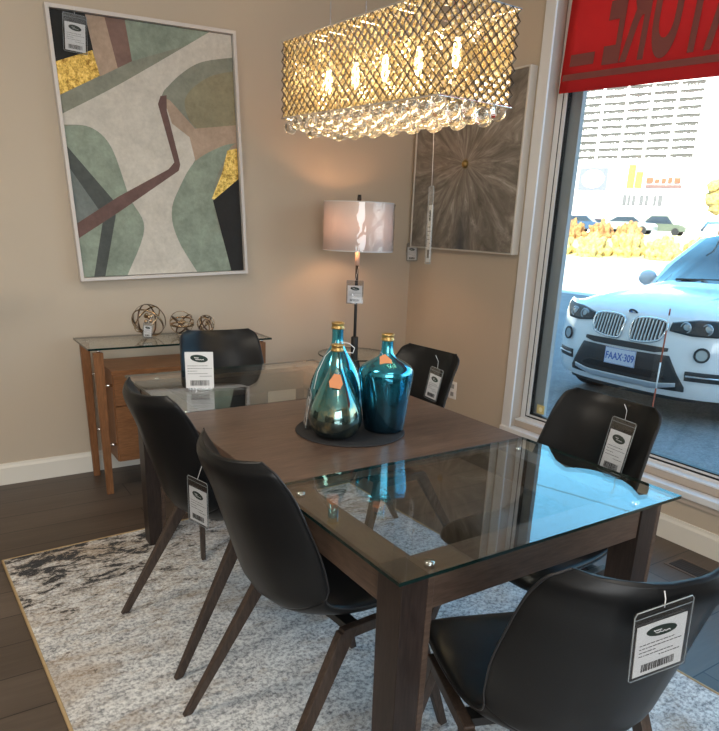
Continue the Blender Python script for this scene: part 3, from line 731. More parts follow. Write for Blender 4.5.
b = B(); orb(b, (-.031, -.02, .02), .022, 16, 8, (1, 1, 1)); link('centre_button', b, mat('tarnished_gold', (.30, .20, .07), .4, .7), fa, True)
price_tag('price_tag', 'white price tag hanging at the lower corner of the grey flower picture', frame_at((2.845, 3.735, 1.285), (-1, -.35, 0), -.05), .085, .115, string=[(0, 0, 0), (.01, .01, .01), (.03, .02, .02)])

# outlet, floor vent
ol = empty('wall_outlet', (XW, 3.243, .375), label='white wall outlet under the window wall beside the corner chair', cat='outlet')
b = B(); box(b, (-.006, -.036, -.058), (0, .036, .058)); link('cover_plate', b, M_card, ol, bevel=.002)
for dz in (-.026, .026):
    b = B(); box(b, (-.0085, -.015, dz-.014), (-.0062, .015, dz+.014)); s_ = link('socket', b, mat('outlet_grey', (.3, .3, .3), .5), ol, bevel=.002)
vt = empty('floor_vent', (2.688, 1.375, 0), label='brown slotted floor vent beside the baseboard under the window', cat='vent')
b = B(); box(b, (-.062, -.085, 0), (.062, .085, .003)); link('frame', b, mat('brown_vent_metal', (.13, .09, .065), .4, .3), vt, bevel=.001)
b = B(); box(b, (-.046, -.07, .0032), (.046, .07, .0045)); link('grille_recess', b, M_black, vt)
b = B()
for k in range(12): box(b, (-.046, -.066+k*.0115, .0048), (.046, -.0625+k*.0115, .006))
link('slats', b, mat('dark_vent_slats', (.05, .035, .028), .45), vt)

# yellow sticker on the pane
st = empty('window_sticker', (XW+.102, 2.575, .395), label='small yellow square sticker on the lower corner of the window pane', cat='sticker')
b = B(); box(b, (-.001, -.028, -.026), (0, .028, .026)); link('sticker_face', b, mat('yellow_print', (.62, .52, .22), .6), st)
b = B(); prism(b, [(.014*math.cos(k*PI/10), .014*math.sin(k*PI/10)) for k in range(20)], 0, .0006)
b.transform(Matrix.Rotation(-PI/2, 4, 'Y') @ Matrix.Identity(4)); b.transform(Matrix.Translation((-.0012, 0, 0))); link('printed_disc', b, mat('pale_yellow_print', (.8, .74, .45), .6), st)

# ------------------------------------------------------------------ red banner
bn = empty('banner', (2.842, 2.592, 2.050), label='red banner with dark mirrored lettering hanging at the top of the window', cat='banner')
def red_mat():
    m = bpy.data.materials.new('red_banner_vinyl'); m.use_nodes = True; t = m.node_tree; t.nodes.clear()
    d = t.nodes.new('ShaderNodeBsdfDiffuse'); d.inputs[0].default_value = (.66, .055, .062, 1)
    tl = t.nodes.new('ShaderNodeBsdfTranslucent'); tl.inputs[0].default_value = (.80, .07, .07, 1)
    mx = t.nodes.new('ShaderNodeMixShader'); mx.inputs[0].default_value = .45; o = t.nodes.new('ShaderNodeOutputMaterial')
    L(m, d.outputs[0], mx.inputs[1]); L(m, tl.outputs[0], mx.inputs[2]); L(m, mx.outputs[0], o.inputs[0]); return m
b = B(); ny = 60
rs = []
for j in range(ny+1):
    y = -j/ny*3.6; wv = .003*math.sin(j*.55)
    zb_ = 0
    rs.append([(wv*.6-.001, y, zb_), (wv*.6+.001, y, zb_), (wv*.2+.001, y, .62), (wv*.2-.001, y, .62)])
rings(b, rs); link('vinyl_sheet', b, red_mat(), bn, True)
M_let = mat('dark_banner_print', (.20, .055, .05), .8)
b = B(); box(b, (-.006, -3.5, .052), (-.005, -.015, .080)); o = link('printed_stripe', b, M_let, bn); o['label'] = 'dark red stripe along the hem'; bn.rotation_euler = (.045, 0, 0)
b = B(); box(b, (-.006, -.190, .112), (-.005, -.048, .163)); link('printed_dash', b, M_let, bn)
fc = bpy.data.curves.new('lettering', 'FONT'); fc.body = 'SIGNATURE'; fc.size = .60; fc.extrude = .0006; fc.align_x = 'RIGHT'; fc.offset = .012; fc.shear = 0
tmp = bpy.data.objects.new('lettering_tmp', fc); C.objects.link(tmp)
dg = bpy.context.evaluated_depsgraph_get(); me = bpy.data.meshes.new_from_object(tmp.evaluated_get(dg)); bpy.data.objects.remove(tmp)
to = bpy.data.objects.new('lettering', me); C.objects.link(to); me.materials.append(M_let); to.parent = bn
# text x -> +Y (so it reads mirrored from inside), text y -> Z
to.matrix_local = Matrix(((0, 0, 1, -.0060), (.355, 0, 0, -.238), (0, 1, 0, .112), (0, 0, 0, 1)))

# ------------------------------------------------------------------ chandelier
cl = empty('chandelier', (0, 0, 0), label='rectangular crystal chandelier with gold glowing lattice above the table', cat='chandelier')
cl.matrix_world = Matrix.Translation((1.463, 2.132, 1.895)) @ Matrix.Rotation(.041, 4, 'Z') @ Matrix.Rotation(-.008, 4, 'Y') @ Matrix.Rotation(.025, 4, 'X')
HX, HY, HZ = .15, .4645, .132
M_wire = mat('dark_chrome_wire', (.08, .065, .05), .4, .6)
b = B()
for z in (-HZ, HZ):
    tube(b, [(-HX, -HY, z), (HX, -HY, z), (HX, HY, z), (-HX, HY, z)], .003, 6, True)
link('rim_frame', b, M_chrome, cl)
b = B()
for k in range(15):
    y = -HY+HY*2*k/14; tube(b, [(-HX, y, HZ), (HX, y, HZ)], .0018, 5)
link('top_rungs', b, M_chrome, cl)
NV = 8; dz = 2*HZ/NV
NL, NS = 24, 8
def on_face(face, u_, z):
    if face == 0: return Vector((-HX, HY-2*HY*u_, z))
    if face == 1: return Vector((-HX+2*HX*u_, -HY, z))
    if face == 2: return Vector((HX, -HY+2*HY*u_, z))
    return Vector((HX-2*HX*u_, HY, z))
lb = B()
crys = []
for face in range(4):
    n = NL if face in (0, 2) else NS
    for dirn in (1, -1):
        for k in range(-NV, n+NV):
            # strand from (k, bottom) going sideways by NV cells
            u0_, u1_ = k/n, (k+NV)/n
            za, zb_ = (-HZ, HZ) if dirn > 0 else (HZ, -HZ)
            ta = max(0, (0-u0_)/(u1_-u0_)); tb_ = min(1, (1-u0_)/(u1_-u0_))
            if tb_-ta < .02: continue
            tube(lb, [on_face(face, u0_+(u1_-u0_)*t_, za+(zb_-za)*t_) for t_ in (ta, tb_)], .0017, 4)
    for i in range(n):
        for j in range(NV+1):
            crys.append((face, (i+.5)/n, -HZ+dz*j+(.006 if j == 0 else -.006 if j == NV else 0)))
    for i in range(1, n):
        for j in range(NV):
            crys.append((face, i/n, -HZ+dz*(j+.5)))
link('wire_lattice', lb, M_wire, cl)
def crystal_mat():
    m = bpy.data.materials.new('champagne_crystal'); m.use_nodes = True; t = m.node_tree; t.nodes.clear()
    tl = t.nodes.new('ShaderNodeBsdfTranslucent'); gp = t.nodes.new('ShaderNodeNewGeometry')
    L(m, ramp(m, [(.34, (.42, .30, .13)), (.5, (.85, .70, .38)), (.64, (1, .97, .80))], noise(m, gp.outputs['Position'], 42, 2, .8)), tl.inputs[0])  # sparkle painted as bright and dim patches in the crystal colour
    gl = t.nodes.new('ShaderNodeBsdfGlossy'); gl.inputs[0].default_value = (1, .95, .85, 1); gl.inputs['Roughness'].default_value = .05
    tr = t.nodes.new('ShaderNodeBsdfTransparent'); tr.inputs[0].default_value = (1, .95, .82, 1)
    m1 = t.nodes.new('ShaderNodeMixShader'); m1.inputs[0].default_value = .45
    m2 = t.nodes.new('ShaderNodeMixShader'); m2.inputs[0].default_value = .22; o = t.nodes.new('ShaderNodeOutputMaterial')
    L(m, tl.outputs[0], m1.inputs[1]); L(m, gl.outputs[0], m1.inputs[2]); L(m, m1.outputs[0], m2.inputs[1]); L(m, tr.outputs[0], m2.inputs[2]); L(m, m2.outputs[0], o.inputs[0]); return m
M_cry = crystal_mat()
def gem(bm, c, r, nrm):
    n = Vector(nrm).normalized(); a = n.orthogonal().normalized(); up = Vector((0, 0, 1)); s_ = n.cross(up)
    c = Vector(c); ring_ = []
    for k in range(6):
        t_ = PI*k/3+PI/6; ring_.append(bm.verts.new(c+s_*math.cos(t_)*r*.78+up*math.sin(t_)*r))
    p = bm.verts.new(c+n*r*.62); q = bm.verts.new(c-n*r*.62)
    for k in range(6):
        bm.faces.new((ring_[k], ring_[(k+1) % 6], p)); bm.faces.new((ring_[(k+1) % 6], ring_[k], q))
nrms = [(-1, 0, 0), (0, -1, 0), (1, 0, 0), (0, 1, 0)]
crys.sort(key=lambda c_: (0 if c_[0] in (0, 1) else 1, (on_face(*c_)-Vector((-1.46, -2.13, 0))).length))
gm = B(); gem(gm, (0, 0, 0), .0118, (1, 0, 0)); bmesh.ops.recalc_face_normals(gm, faces=gm.faces)
gme = bpy.data.meshes.new('crystal'); gm.to_mesh(gme); gm.free(); gme.materials.append(M_cry)
for c_ in crys[:99]:
    o = bpy.data.objects.new('crystal', gme); C.objects.link(o); o.parent = cl; o.location = on_face(*c_)-Vector(nrms[c_[0]])*.004
    o.rotation_euler = (0, 0, PI/2 if c_[0] in (1, 3) else 0)
b = B()
for c_ in crys[99:]: gem(b, on_face(*c_)-Vector(nrms[c_[0]])*.004, .0118, nrms[c_[0]])
o = link('crystal_beads', b, M_cry, cl); o['kind'] = 'stuff'
# hanging balls
def ball_mat():
    m = mat('clear_crystal_ball', (1, .97, .9), .02, trans=1, ior=1.5)
    return m
M_ball = ball_mat()
bs = B(); orb(bs, (0, 0, 0), .0255, 24, 16); bme = bpy.data.meshes.new('crystal_ball'); bs.to_mesh(bme); bs.free(); bme.materials.append(M_ball)
for p in bme.polygons: p.use_smooth = True
nb = 0
for j in range(16):
    for i in range(5):
        x = -.124+.062*i; y = -.435+.058*j+(.0 if i % 2 else .0)
        o = bpy.data.objects.new('crystal_ball', bme); C.objects.link(o); o.parent = cl
        o.location = (x, y, -HZ-.016-(.014 if (i+j) % 2 else 0)-(.0 if i in (0, 4) or j in (0, 15) else .012))
for k in range(5):
    b = B(); y = -.36+.18*k; tube(b, [(0, y, HZ), (0, y, .052)], .007, 8); link('bulb_socket', b, M_chrome, cl)
bulb_m = mat('lit_candle_bulb', (1, .9, .7), .4, emit=(1, .80, .48), es=22)
for k in range(5):
    y = -.36+.18*k
    b = B(); lathe(b, [(0, -.035), (.010, -.026), (.014, 0), (.011, .03), (.007, .048), (0, .05)], 14, (0, y, 0)); link('light_bulb', b, bulb_m, cl, True)
    d = bpy.data.lights.new('chandelier_light', 'POINT'); d.energy = 2.9; d.color = (1, .74, .42); d.shadow_soft_size = .03
    o = bpy.data.objects.new('chandelier_light', d); C.objects.link(o); o.location = cl.matrix_world @ Vector((.03, y+.09, 0))
for y in (-.33, -.11, .13, .36):
    b = B(); tube(b, [(0, y, HZ), (0, y, ZC-1.9)], .0016, 5); link('suspension_wire', b, M_chrome, cl)
# chandelier's own tag, edge-on
ct = Matrix.Translation((1.674, 2.10, 1.53)) @ Matrix.Rotation(math.radians(-55), 4, 'Z')
price_tag('price_tag', 'long clear price tag seen edge on, dangling on a thread from the chandelier', Matrix.Translation((1.676, 2.10, 1.535)) @ Matrix.Rotation(math.radians(-110), 4, 'Z') @ Matrix.Rotation(-.04, 4, 'Y'), .055, .28, string=[(0, 0, 0), (-.004, 0, .10), (-.012, 0, .232)], cardscale=.7)
# ------------------------------------------------------------------ outdoors
GZ = -.13
def pave_mat():
    m = mat('worn_asphalt', rough=.9)
    v = coords(m); n1 = noise(m, v, 3, 8, .75, .5); n2 = noise(m, v, 40, 4, .7)
    c = ramp(m, [(.35, (.13, .13, .135)), (.6, (.25, .25, .25))], n1); c = mixc(m, .5, c, ramp(m, [(.35, (.10, .10, .105)), (.7, (.33, .33, .33))], n2))
    L(m, c, bsdf(m).inputs['Base Color']); bump(m, n2, .6, .01); return m
b = B(); box(b, (XW+.3, -60, GZ-.2), (62, 130, GZ)); S('ground_asphalt', b, pave_mat())
b = B(); box(b, (XW+.3, YF-10, GZ), (4.2, 24, GZ+.05)); S('ground_walkway', b, mat('concrete_walk', (.34, .34, .34), .9))
b = B(); hexa(b, [(-70, 40, -3), (60, 22, -3), (260, 210, -3), (60, 330, -3)], [(-70, 40, -.3), (60, 22, -.3), (260, 210, 1.5), (60, 330, 1.5)])
b.free()
LOTZ = 1.55
b = B(); box(b, (14.6, -60, GZ-.1), (62, 130, GZ+.004)); S('ground_sunlit_overlay', b, mat('painted_sunlit_ground', (.58, .56, .53), .9))  # sun glare on the far ground painted as a paler slab over the asphalt
def lot_line(t, d):      # strip running across the view, direction like the tower
    c0 = Vector((.80*d, .60*d, 0)); s_ = Vector((-.60, .80, 0)); return c0+s_*t
b = B(); q = [lot_line(-90, 62), lot_line(120, 62), lot_line(120, 420), lot_line(-90, 420)]
prism(b, [(p.x, p.y) for p in q], -.5, LOTZ); S('ground_far_lot', b, mat('pale_pavement', (.55, .53, .5), .9))
b = B(); q = [lot_line(-90, 51), lot_line(120, 51), lot_line(120, 62), lot_line(-90, 62)]
hexa(b, [(p.x, p.y, -.6) for p in q], [(q[0].x, q[0].y, GZ+.02), (q[1].x, q[1].y, GZ+.02), (q[2].x, q[2].y, LOTZ), (q[3].x, q[3].y, LOTZ)])
S('ground_bank', b, mat('dry_grass_bank', (.62, .50, .20), .95))
# hedge shrubs
hm = []
for nm, c1, c2 in (('yellow_autumn_leaves', (.26, .17, .03), (.55, .42, .16)), ('orange_autumn_leaves', (.20, .075, .025), (.45, .24, .09))):
    m = mat(nm, rough=.9); v = coords(m); L(m, ramp(m, [(.35, c1), (.65, c2)], noise(m, v, 5, 6, .7)), bsdf(m).inputs['Base Color']); hm.append(m)
def shrub_mesh(seed, m, rx, ry, rz):
    rd = random.Random(seed); b = B()
    bmesh.ops.create_icosphere(b, subdivisions=4, radius=1)
    for v_ in b.verts:
        d = v_.co.normalized(); k = 1+.18*math.sin(d.x*9+seed)+.14*math.sin(d.y*11+seed*2)+.12*math.sin(d.z*13)+rd.uniform(-.07, .07)+.07*math.sin(d.x*31+d.y*27)*math.sin(d.z*29+seed)
        v_.co = Vector((d.x*rx*k, d.y*ry*k, max(-.2, d.z)*rz*k+rz*.2))
    return b
for k in range(19):
    p = lot_line(-17+k*2.3, 51.5+.9*(k % 2)); orange = k >= 7
    z = GZ+.05
    o = link('shrub', shrub_mesh(k, None, 1.08, .9, 1.25+.15*math.sin(k*2)), hm[0], smooth=True, loc=(p.x, p.y, z))
    tag(o, 'low yellow autumn shrub in the lower hedge row across the lot', 'shrub', 'yellow shrubs of the lower hedge')
for k in range(8):
    p = lot_line(-1+k*2.15, 59+.8*(k % 2))
    o = link('shrub', shrub_mesh(50+k, None, 1.0, .8, 1.1), hm[1], smooth=True, loc=(p.x, p.y, 1.0))
    tag(o, 'rusty orange autumn shrub in the upper hedge row before the parked cars', 'shrub', 'orange shrubs of the upper hedge')
# parked cars far away
def simple_car(name, p, rz, col, lab, h=1.45, l=4.5):
    root = empty(name, p, rz, lab, 'car', 'parked cars across the lot')
    m = mat(name+'_paint', tuple(q*.6 for q in col), .3, coat=.5); w_ = 1.75
    prof = [(-l/2, .35), (-l/2, .75), (-l/2+.25, .92), (-.28*l, .98), (-.14*l, h), (.18*l, h), (.36*l, .98), (l/2-.1, .90), (l/2, .70), (l/2, .35)]
    b = B(); rings(b, [[(x, y_, z) for x, z in prof] for y_ in (-w_/2, w_/2)]); link('body', b, m, root, bevel=.06)
    g = mat('far_car_glass', (.06, .09, .12), .1)
    b = B()
    for y_ in (-w_/2-.004, w_/2+.004):
        vs = [b.verts.new((x, y_, z)) for x, z in ((-.25*l, 1.0), (-.125*l, h-.08), (.165*l, h-.08), (.31*l, 1.0))]; b.faces.new(vs)
        b.faces.ensure_lookup_table()
    r_ = bmesh.ops.solidify(b, geom=b.faces[:], thickness=.01)
    link('window', b, g, root)
    for x in (-.31*l, .31*l):
        for y_ in (-w_/2+.08, w_/2-.08):
            b = B(); tube(b, [(x, y_-.1, .33), (x, y_+.1, .33)], .33, 20); link('wheel', b, M_black, root)
    return root
def fp(q_az, d, z): return (q_az[0]*d, q_az[1]*d, z)
simple_car('parked_car', fp((.808, .589), 64.5, LOTZ), math.radians(112), (.35, .40, .38), 'silver green parked car, middle of the far row', 1.45)
simple_car('parked_car', fp((.832, .555), 70, LOTZ), math.radians(108), (.16, .19, .13), 'dark green parked hatchback, right of the far row', 1.7, 4.6)
simple_car('parked_car', fp((.771, .637), 69, LOTZ), math.radians(118), (.05, .12, .22), 'dark blue parked car at the left of the far row', 1.5)
simple_car('parked_car', fp((.784, .621), 75, LOTZ), math.radians(112), (.22, .10, .08), 'dull red parked car between the blue and the silver cars', 1.4)
# strip of shops
sh = empty('shop_building', fp((.80, .60), 92, LOTZ), math.atan2(.60, .80)-math.radians(8), 'white shop building with signs across the parking lot', 'building')
M_shop = mat('bright_stucco', (.86, .83, .76), .9)
b = B(); box(b, (0, -45, 0), (18, 45, 8.2)); link('wall', b, M_shop, sh)
def sbox(name, y0, y1, z0, z1, m, d=.15):
    b = B(); box(b, (-d, min(y0, y1), z0), (-.003, max(y0, y1), z1)); return link(name, b, m, sh)
def side(x):   # image x at row y~190 -> lateral coordinate on the shop front
    import math as mm
    px = (x-359.5)/F_PX; py = -(190-CY)/F_PX
    d = fw+rr*px+uu*py; inv = sh.matrix_basis.inverted() if False else None
    ang = sh.rotation_euler.z; nx, ny = math.cos(ang), math.sin(ang)
    t = (sh.location.x*nx+sh.location.y*ny)/(d.x*nx+d.y*ny)
    P = Vector((d.x*t, d.y*t)); return (P.x-sh.location.x)*(-ny)+(P.y-sh.location.y)*nx
def hz(x, y):
    px = (x-359.5)/F_PX; py = -(y-CY)/F_PX
    d = fw+rr*px+uu*py; ang = sh.rotation_euler.z; nx, ny = math.cos(ang), math.sin(ang)
    t = (sh.location.x*nx+sh.location.y*ny)/(d.x*nx+d.y*ny); return CAM_H+d.z*t-LOTZ
M_sblue = mat('faded_blue_sign', (.12, .13, .24), .7); M_sor = mat('orange_sign', (.36, .17, .04), .7); M_sred = mat('red_sign_letters', (.34, .07, .03), .7); M_dwin = mat('shop_window_dark', (.10, .10, .10), .3)
s1 = sbox('sign', side(578), side(606), hz(590, 190), hz(590, 168), M_sblue, .3)
ww = abs(side(578)-side(606)); cyy_ = (side(578)+side(606))/2; zc_ = (hz(590, 190)+hz(590, 168))/2
b = B()
pts = [(cyy_+ww*.40*math.cos(t*PI/14), zc_+1.05*math.sin(t*PI/14)) for t in range(28)]
rings(b, [[(-.33, y_, z) for y_, z in pts], [(-.31, y_, z) for y_, z in pts]]); link('sign_oval', b, M_shop, s1)
b = B(); tube(b, [(-.36, cyy_+ww*.12*math.cos(t*PI/8), zc_+.5*math.sin(t*PI/8)) for t in range(12)], .07, 5); link('sign_monogram', b, M_sblue, s1)
sbox('sign', side(626), side(633), hz(630, 188), hz(630, 165), M_sor, .3); sbox('sign', side(634), side(641), hz(637, 188), hz(637, 172), M_sor, .3)
b = B(); y_ = side(645)
while y_ > side(680):
    w_ = R.uniform(.4, .9); box(b, (-.3, y_-w_, hz(660, 183)), (-.003, y_, hz(660, 178.5)+R.uniform(-.1, .15))); y_ -= w_+.22
link('sign_letters', b, M_sred, sh)
sbox('sign_band', side(645), side(681), hz(660, 188), hz(660, 185), mat('dull_brown_sign', (.14, .08, .07), .8), .25)
for xa, xb in ((624, 628), (629, 632), (633.5, 637), (641, 645), (646.5, 650), (655, 658), (659.5, 664)):
    sbox('window', side(xa), side(xb), hz(645, 206), hz(645, 195), M_dwin, .05)
# apartment tower
an = math.radians(-21.6)
tdir = Vector((math.sin(an), math.cos(an), 0)); tn = Vector((-tdir.y, tdir.x, 0))
if tn.dot(Vector((-1, -1, 0))) < 0: tn = -tn
D0 = 235
Pm = Vector((.800*D0, .600*D0, 0))
def isect(x, y):
    px = (x-359.5)/F_PX; py = -(y-CY)/F_PX; d = fw+rr*px+uu*py; t = Pm.dot(tn)/d.dot(tn); P = Vector((d.x*t, d.y*t, CAM_H+d.z*t)); return (P-Pm).dot(tdir), P.z
aL, zl = isect(572, 157); aR, zr_ = isect(695, 150)
tw = empty('apartment_tower', (Pm.x, Pm.y, LOTZ), math.atan2(tn.y, tn.x), 'tall pale apartment tower with rows of balconies beyond the shops', 'building')
# local +x = outward normal, local y runs along facade
yl = Vector((-math.sin(math.atan2(tn.y, tn.x)), math.cos(math.atan2(tn.y, tn.x)), 0)); sg = 1 if yl.dot(tdir) > 0 else -1
lo, hi = sorted((aL*sg, aR*sg))
FH = (isect(600, 93)[1]-isect(600, 160.5)[1])/9
Z1 = zr_-LOTZ
nfl = 15
b = B(); box(b, (-16, lo-6, 0), (0, hi+.5, Z1+FH*nfl)); link('wall', b, mat('pale_concrete', (.85, .82, .74), .9), tw)
M_recshade = mat('balcony_painted_shade', (.060, .056, .05), .8); M_par = mat('balcony_parapet', (.88, .85, .78), .8)  # recess shade painted as dark panels on the flat facade
bays = 5; bw = (hi+6-lo)/(bays+.9)
cnt = 0
for fl in range(nfl):
    z = Z1+fl*FH-2.2
    for k in range(-1, bays):
        ya_ = hi-.3-(k+1)*bw; 
        if ya_-bw < lo-6.5 or cnt > 95: continue
        b = B(); y0_, y1_ = ya_-bw*.88, ya_
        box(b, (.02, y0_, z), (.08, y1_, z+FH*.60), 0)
        nn = 7; hh = FH*.52
        for q in range(nn):
            yy = y0_+(y1_-y0_)*(q+.5)/nn; dd = (y1_-y0_)/nn*R.uniform(.2, .45)
            box(b, (.08, yy-dd, z), (.35, yy+dd, z+hh*R.uniform(.2, .55)), 1)
        box(b, (.08, y0_-.1, z+FH*.60), (.35, y1_+.1, z+FH*.60+.2), 1)
        link('balcony', b, [M_recshade, M_par], tw); cnt += 1
# utility wires and stake
for k, (p, q_, lab) in enumerate((((9, 20, 6.3), (20, -14, 8.2), 'thin black utility wire sagging high over the parking lot, lower of two'), ((8, 24, 8.6), (15, -18, 8.0), 'thin black utility wire high over the parking lot, upper of two'))):
    b = B(); tube(b, [Vector(p).lerp(Vector(q_), t/16)-Vector((0, 0, 1.0*(1-(t/8-1)**2))) for t in range(17)], .005 if k else .007, 6)
    tag(link('utility_wire', b, M_black, smooth=True), lab, 'wire')
sk = empty('driveway_stake', (4.62, 2.90, GZ), label='thin red and white driveway marker stake between the window and the car', cat='marker stake')
for a, c_, m in ((0, .42, M_sred), (.42, .62, M_card), (.62, .86, M_sred), (.86, .97, M_card), (.97, 1.02, M_sred)):
    b = B(); tube(b, [(0, 0, a), (0, 0, c_)], .006, 8); link('painted_band', b, m, sk, True)
# tree right
tr = empty('tree', fp((.868, .497), 72, LOTZ), label='yellow leaved tree at the right beyond the lot', cat='tree')
b = B(); tube(b, [(0, 0, 0), (.1, 0, 1.5), (0, .1, 3.2)], [.16, .12, .07], 8); link('trunk', b, mat('bark', (.18, .12, .08), .9), tr, True)
b = B()
for k in range(16):
    bmesh.ops.create_icosphere(b, subdivisions=2, radius=R.uniform(.5, .9), matrix=Matrix.Translation((R.uniform(-1.2, 1.2), R.uniform(-1.2, 1.2), 3.2+R.uniform(-.7, 1.4))))
for v_ in b.verts: v_.co += Vector((R.uniform(-.1, .1), R.uniform(-.1, .1), R.uniform(-.1, .1)))
link('crown', b, hm[0], tr)

# ------------------------------------------------------------------ white SUV parked outside
TH = math.radians(2)
car = empty('parked_suv', (5.1, 3.58, GZ), TH, 'white SUV parked facing the shop window, with a licence plate under its twin grille', 'car')
M_paint = mat('white_car_paint', (.80, .82, .84), .22, coat=1.0)
M_cg = mat('car_glass', (.02, .03, .035), .03, spec=.9); M_plas = mat('grey_black_plastic', (.035, .036, .038), .55)
M_lens = mat('lamp_lens', (.45, .48, .50), .08, .4, coat=1); M_sil = mat('satin_silver', (.62, .63, .65), .3, .8)
prof = ([.15, .3, .45, .6, .75, .88, .96, 1.05], [.12, .03, 0, 0, .02, .07, .16, .4])
def interp(x, xs, ys):
    if x <= xs[0]: return ys[0]
    for i in range(len(xs)-1):
        if x <= xs[i+1]: return ys[i]+(ys[i+1]-ys[i])*(x-xs[i])/(xs[i+1]-xs[i])
    return ys[-1]
def Fd(y, z): return .35*(min(abs(y), .94)/.94)**3.2+interp(z, *prof)
HWC = .92
b = B(); NY = 40
ys = [-HWC+2*HWC*i/NY for i in range(NY+1)]
# longitudinal stations: fascia rows then hood then windshield, roof, tailgate
rows = [[(Fd(y, z), y, z) for y in ys] for z in (.24, .3, .38, .45, .52, .6, .68, .75, .82, .88, .92)]
def crown(y, zc, drop, p=2.4): return zc-drop*(abs(y)/HWC)**p
def sta(x, hw, zc, drop, p=2.4): return [(x+(.0), y/HWC*hw, crown(y, zc, drop, p)) for y in ys]
def hood(x_, zc, drop): return [(x_+.30*(abs(y)/HWC)**3.0, y*(.985), crown(y, zc, drop, 3)+(.012 if .45 < abs(y) < .6 else 0)) for y in ys]
rows += [hood(.20, .970, .09), hood(.34, 1.005, .11), hood(.6, 1.035, .115), hood(.95, 1.07, .12), hood(1.38, 1.105, .12)]
nf = len(rows)
rows += [sta(1.78, .79, 1.34, .10), sta(2.15, .68, 1.58, .07), sta(2.5, .64, 1.63, .06), sta(3.2, .63, 1.64, .06), sta(3.9, .62, 1.59, .07), sta(4.25, .72, 1.25, .08), sta(4.45, .80, 1.0, .05), sta(4.62, .86, .8, .03), sta(4.65, .86, .35, .0)]
vv = [[b.verts.new(p) for p in r] for r in rows]
for i in range(len(rows)-1):
    for j in range(NY):
        f = b.faces.new((vv[i][j], vv[i][j+1], vv[i+1][j+1], vv[i+1][j]))
        if nf-1 <= i < nf+1 and 2 <= j < NY-2: f.material_index = 1
# side panels
for s_, col in ((0, 0), (1, NY)):
    sy = -1 if s_ == 0 else 1
    up = [vv[i][col].co.copy() for i in range(10, len(rows)-1)]
    # belt line and sill follow stations
    belt, sill, mids = [], [], []
    for k, p in enumerate(up):
        x = p.x; w_ = HWC if x > .45 else abs(p.y)
        belt.append(Vector((x, sy*(w_+.005), min(p.z, 1.02 if x > 1.3 else p.z-.02))))
    def sillz(x):
        for xc in (.86, 3.67):
            d = abs(x-xc)
            if d < .40: return max(.26, .34+math.sqrt(max(0, .40**2-d*d)))
        return .28
    xs_ = sorted(set([round(up[0].x+(4.64-up[0].x)*t/46, 4) for t in range(47)]))
    def topz(x):
        return interp(x, [up[0].x, .6, 1.3, 4.2, 4.64], [.80, .89, .97, 1.02, .80])
    g0 = [b.verts.new((x, sy*(HWC*interp(x, [up[0].x, .8, 4.1, 4.64], [.995, 1.015, 1.015, .94])), topz(x))) for x in xs_]
    g1 = [b.verts.new((x, sy*(HWC*interp(x, [up[0].x, .8, 4.1, 4.64], [.995, 1.03, 1.03, .94])), .5*topz(x)+.5*sillz(x))) for x in xs_]
    g2 = [b.verts.new((x, sy*(HWC*interp(x, [up[0].x, .8, 4.1, 4.64], [.99, 1.015, 1.015, .93])), sillz(x))) for x in xs_]
    g1[0].co.x = Fd(HWC, g1[0].co.z)+.01; g2[0].co.x = Fd(HWC, .28)+.01
    for q in range(10):
        zz = vv[q][col].co.z; near = g2[0] if zz < .40 else (g1[0] if zz < .62 else g0[0])
        b.faces.new((vv[q][col], vv[q+1][col], near))
    b.faces.new((vv[3][col], g2[0], g1[0])); b.faces.new((vv[6][col], g1[0], g0[0]))
    for k in range(len(xs_)-1):
        b.faces.new((g0[k], g0[k+1], g1[k+1], g1[k])); b.faces.new((g1[k], g1[k+1], g2[k+1], g2[k]))
    # shoulder between hood/cabin edge and side top
    hd = [vv[i][col] for i in range(10, len(rows)-1)]
    for k in range(len(hd)-1):
        xa, xb = hd[k].co.x, hd[k+1].co.x
        ca_ = min(g0, key=lambda q: abs(q.co.x-xa)); cb_ = min(g0, key=lambda q: abs(q.co.x-xb))
        if ca_ == cb_:
            f = b.faces.new((hd[k], hd[k+1], cb_))
        else:
            i0, i1 = g0.index(ca_), g0.index(cb_)
            chain = g0[i0:i1+1] if i1 > i0 else list(reversed(g0[i1:i0+1]))
            f = b.faces.new([hd[k], hd[k+1]]+list(reversed(chain)))
        if xa > 1.6 and xa < 4.2: f.material_index = 1
body = link('body', b, [M_paint, M_cg], car, True)
sm = body.modifiers.new('edge', 'EDGE_SPLIT'); sm.split_angle = math.radians(38)
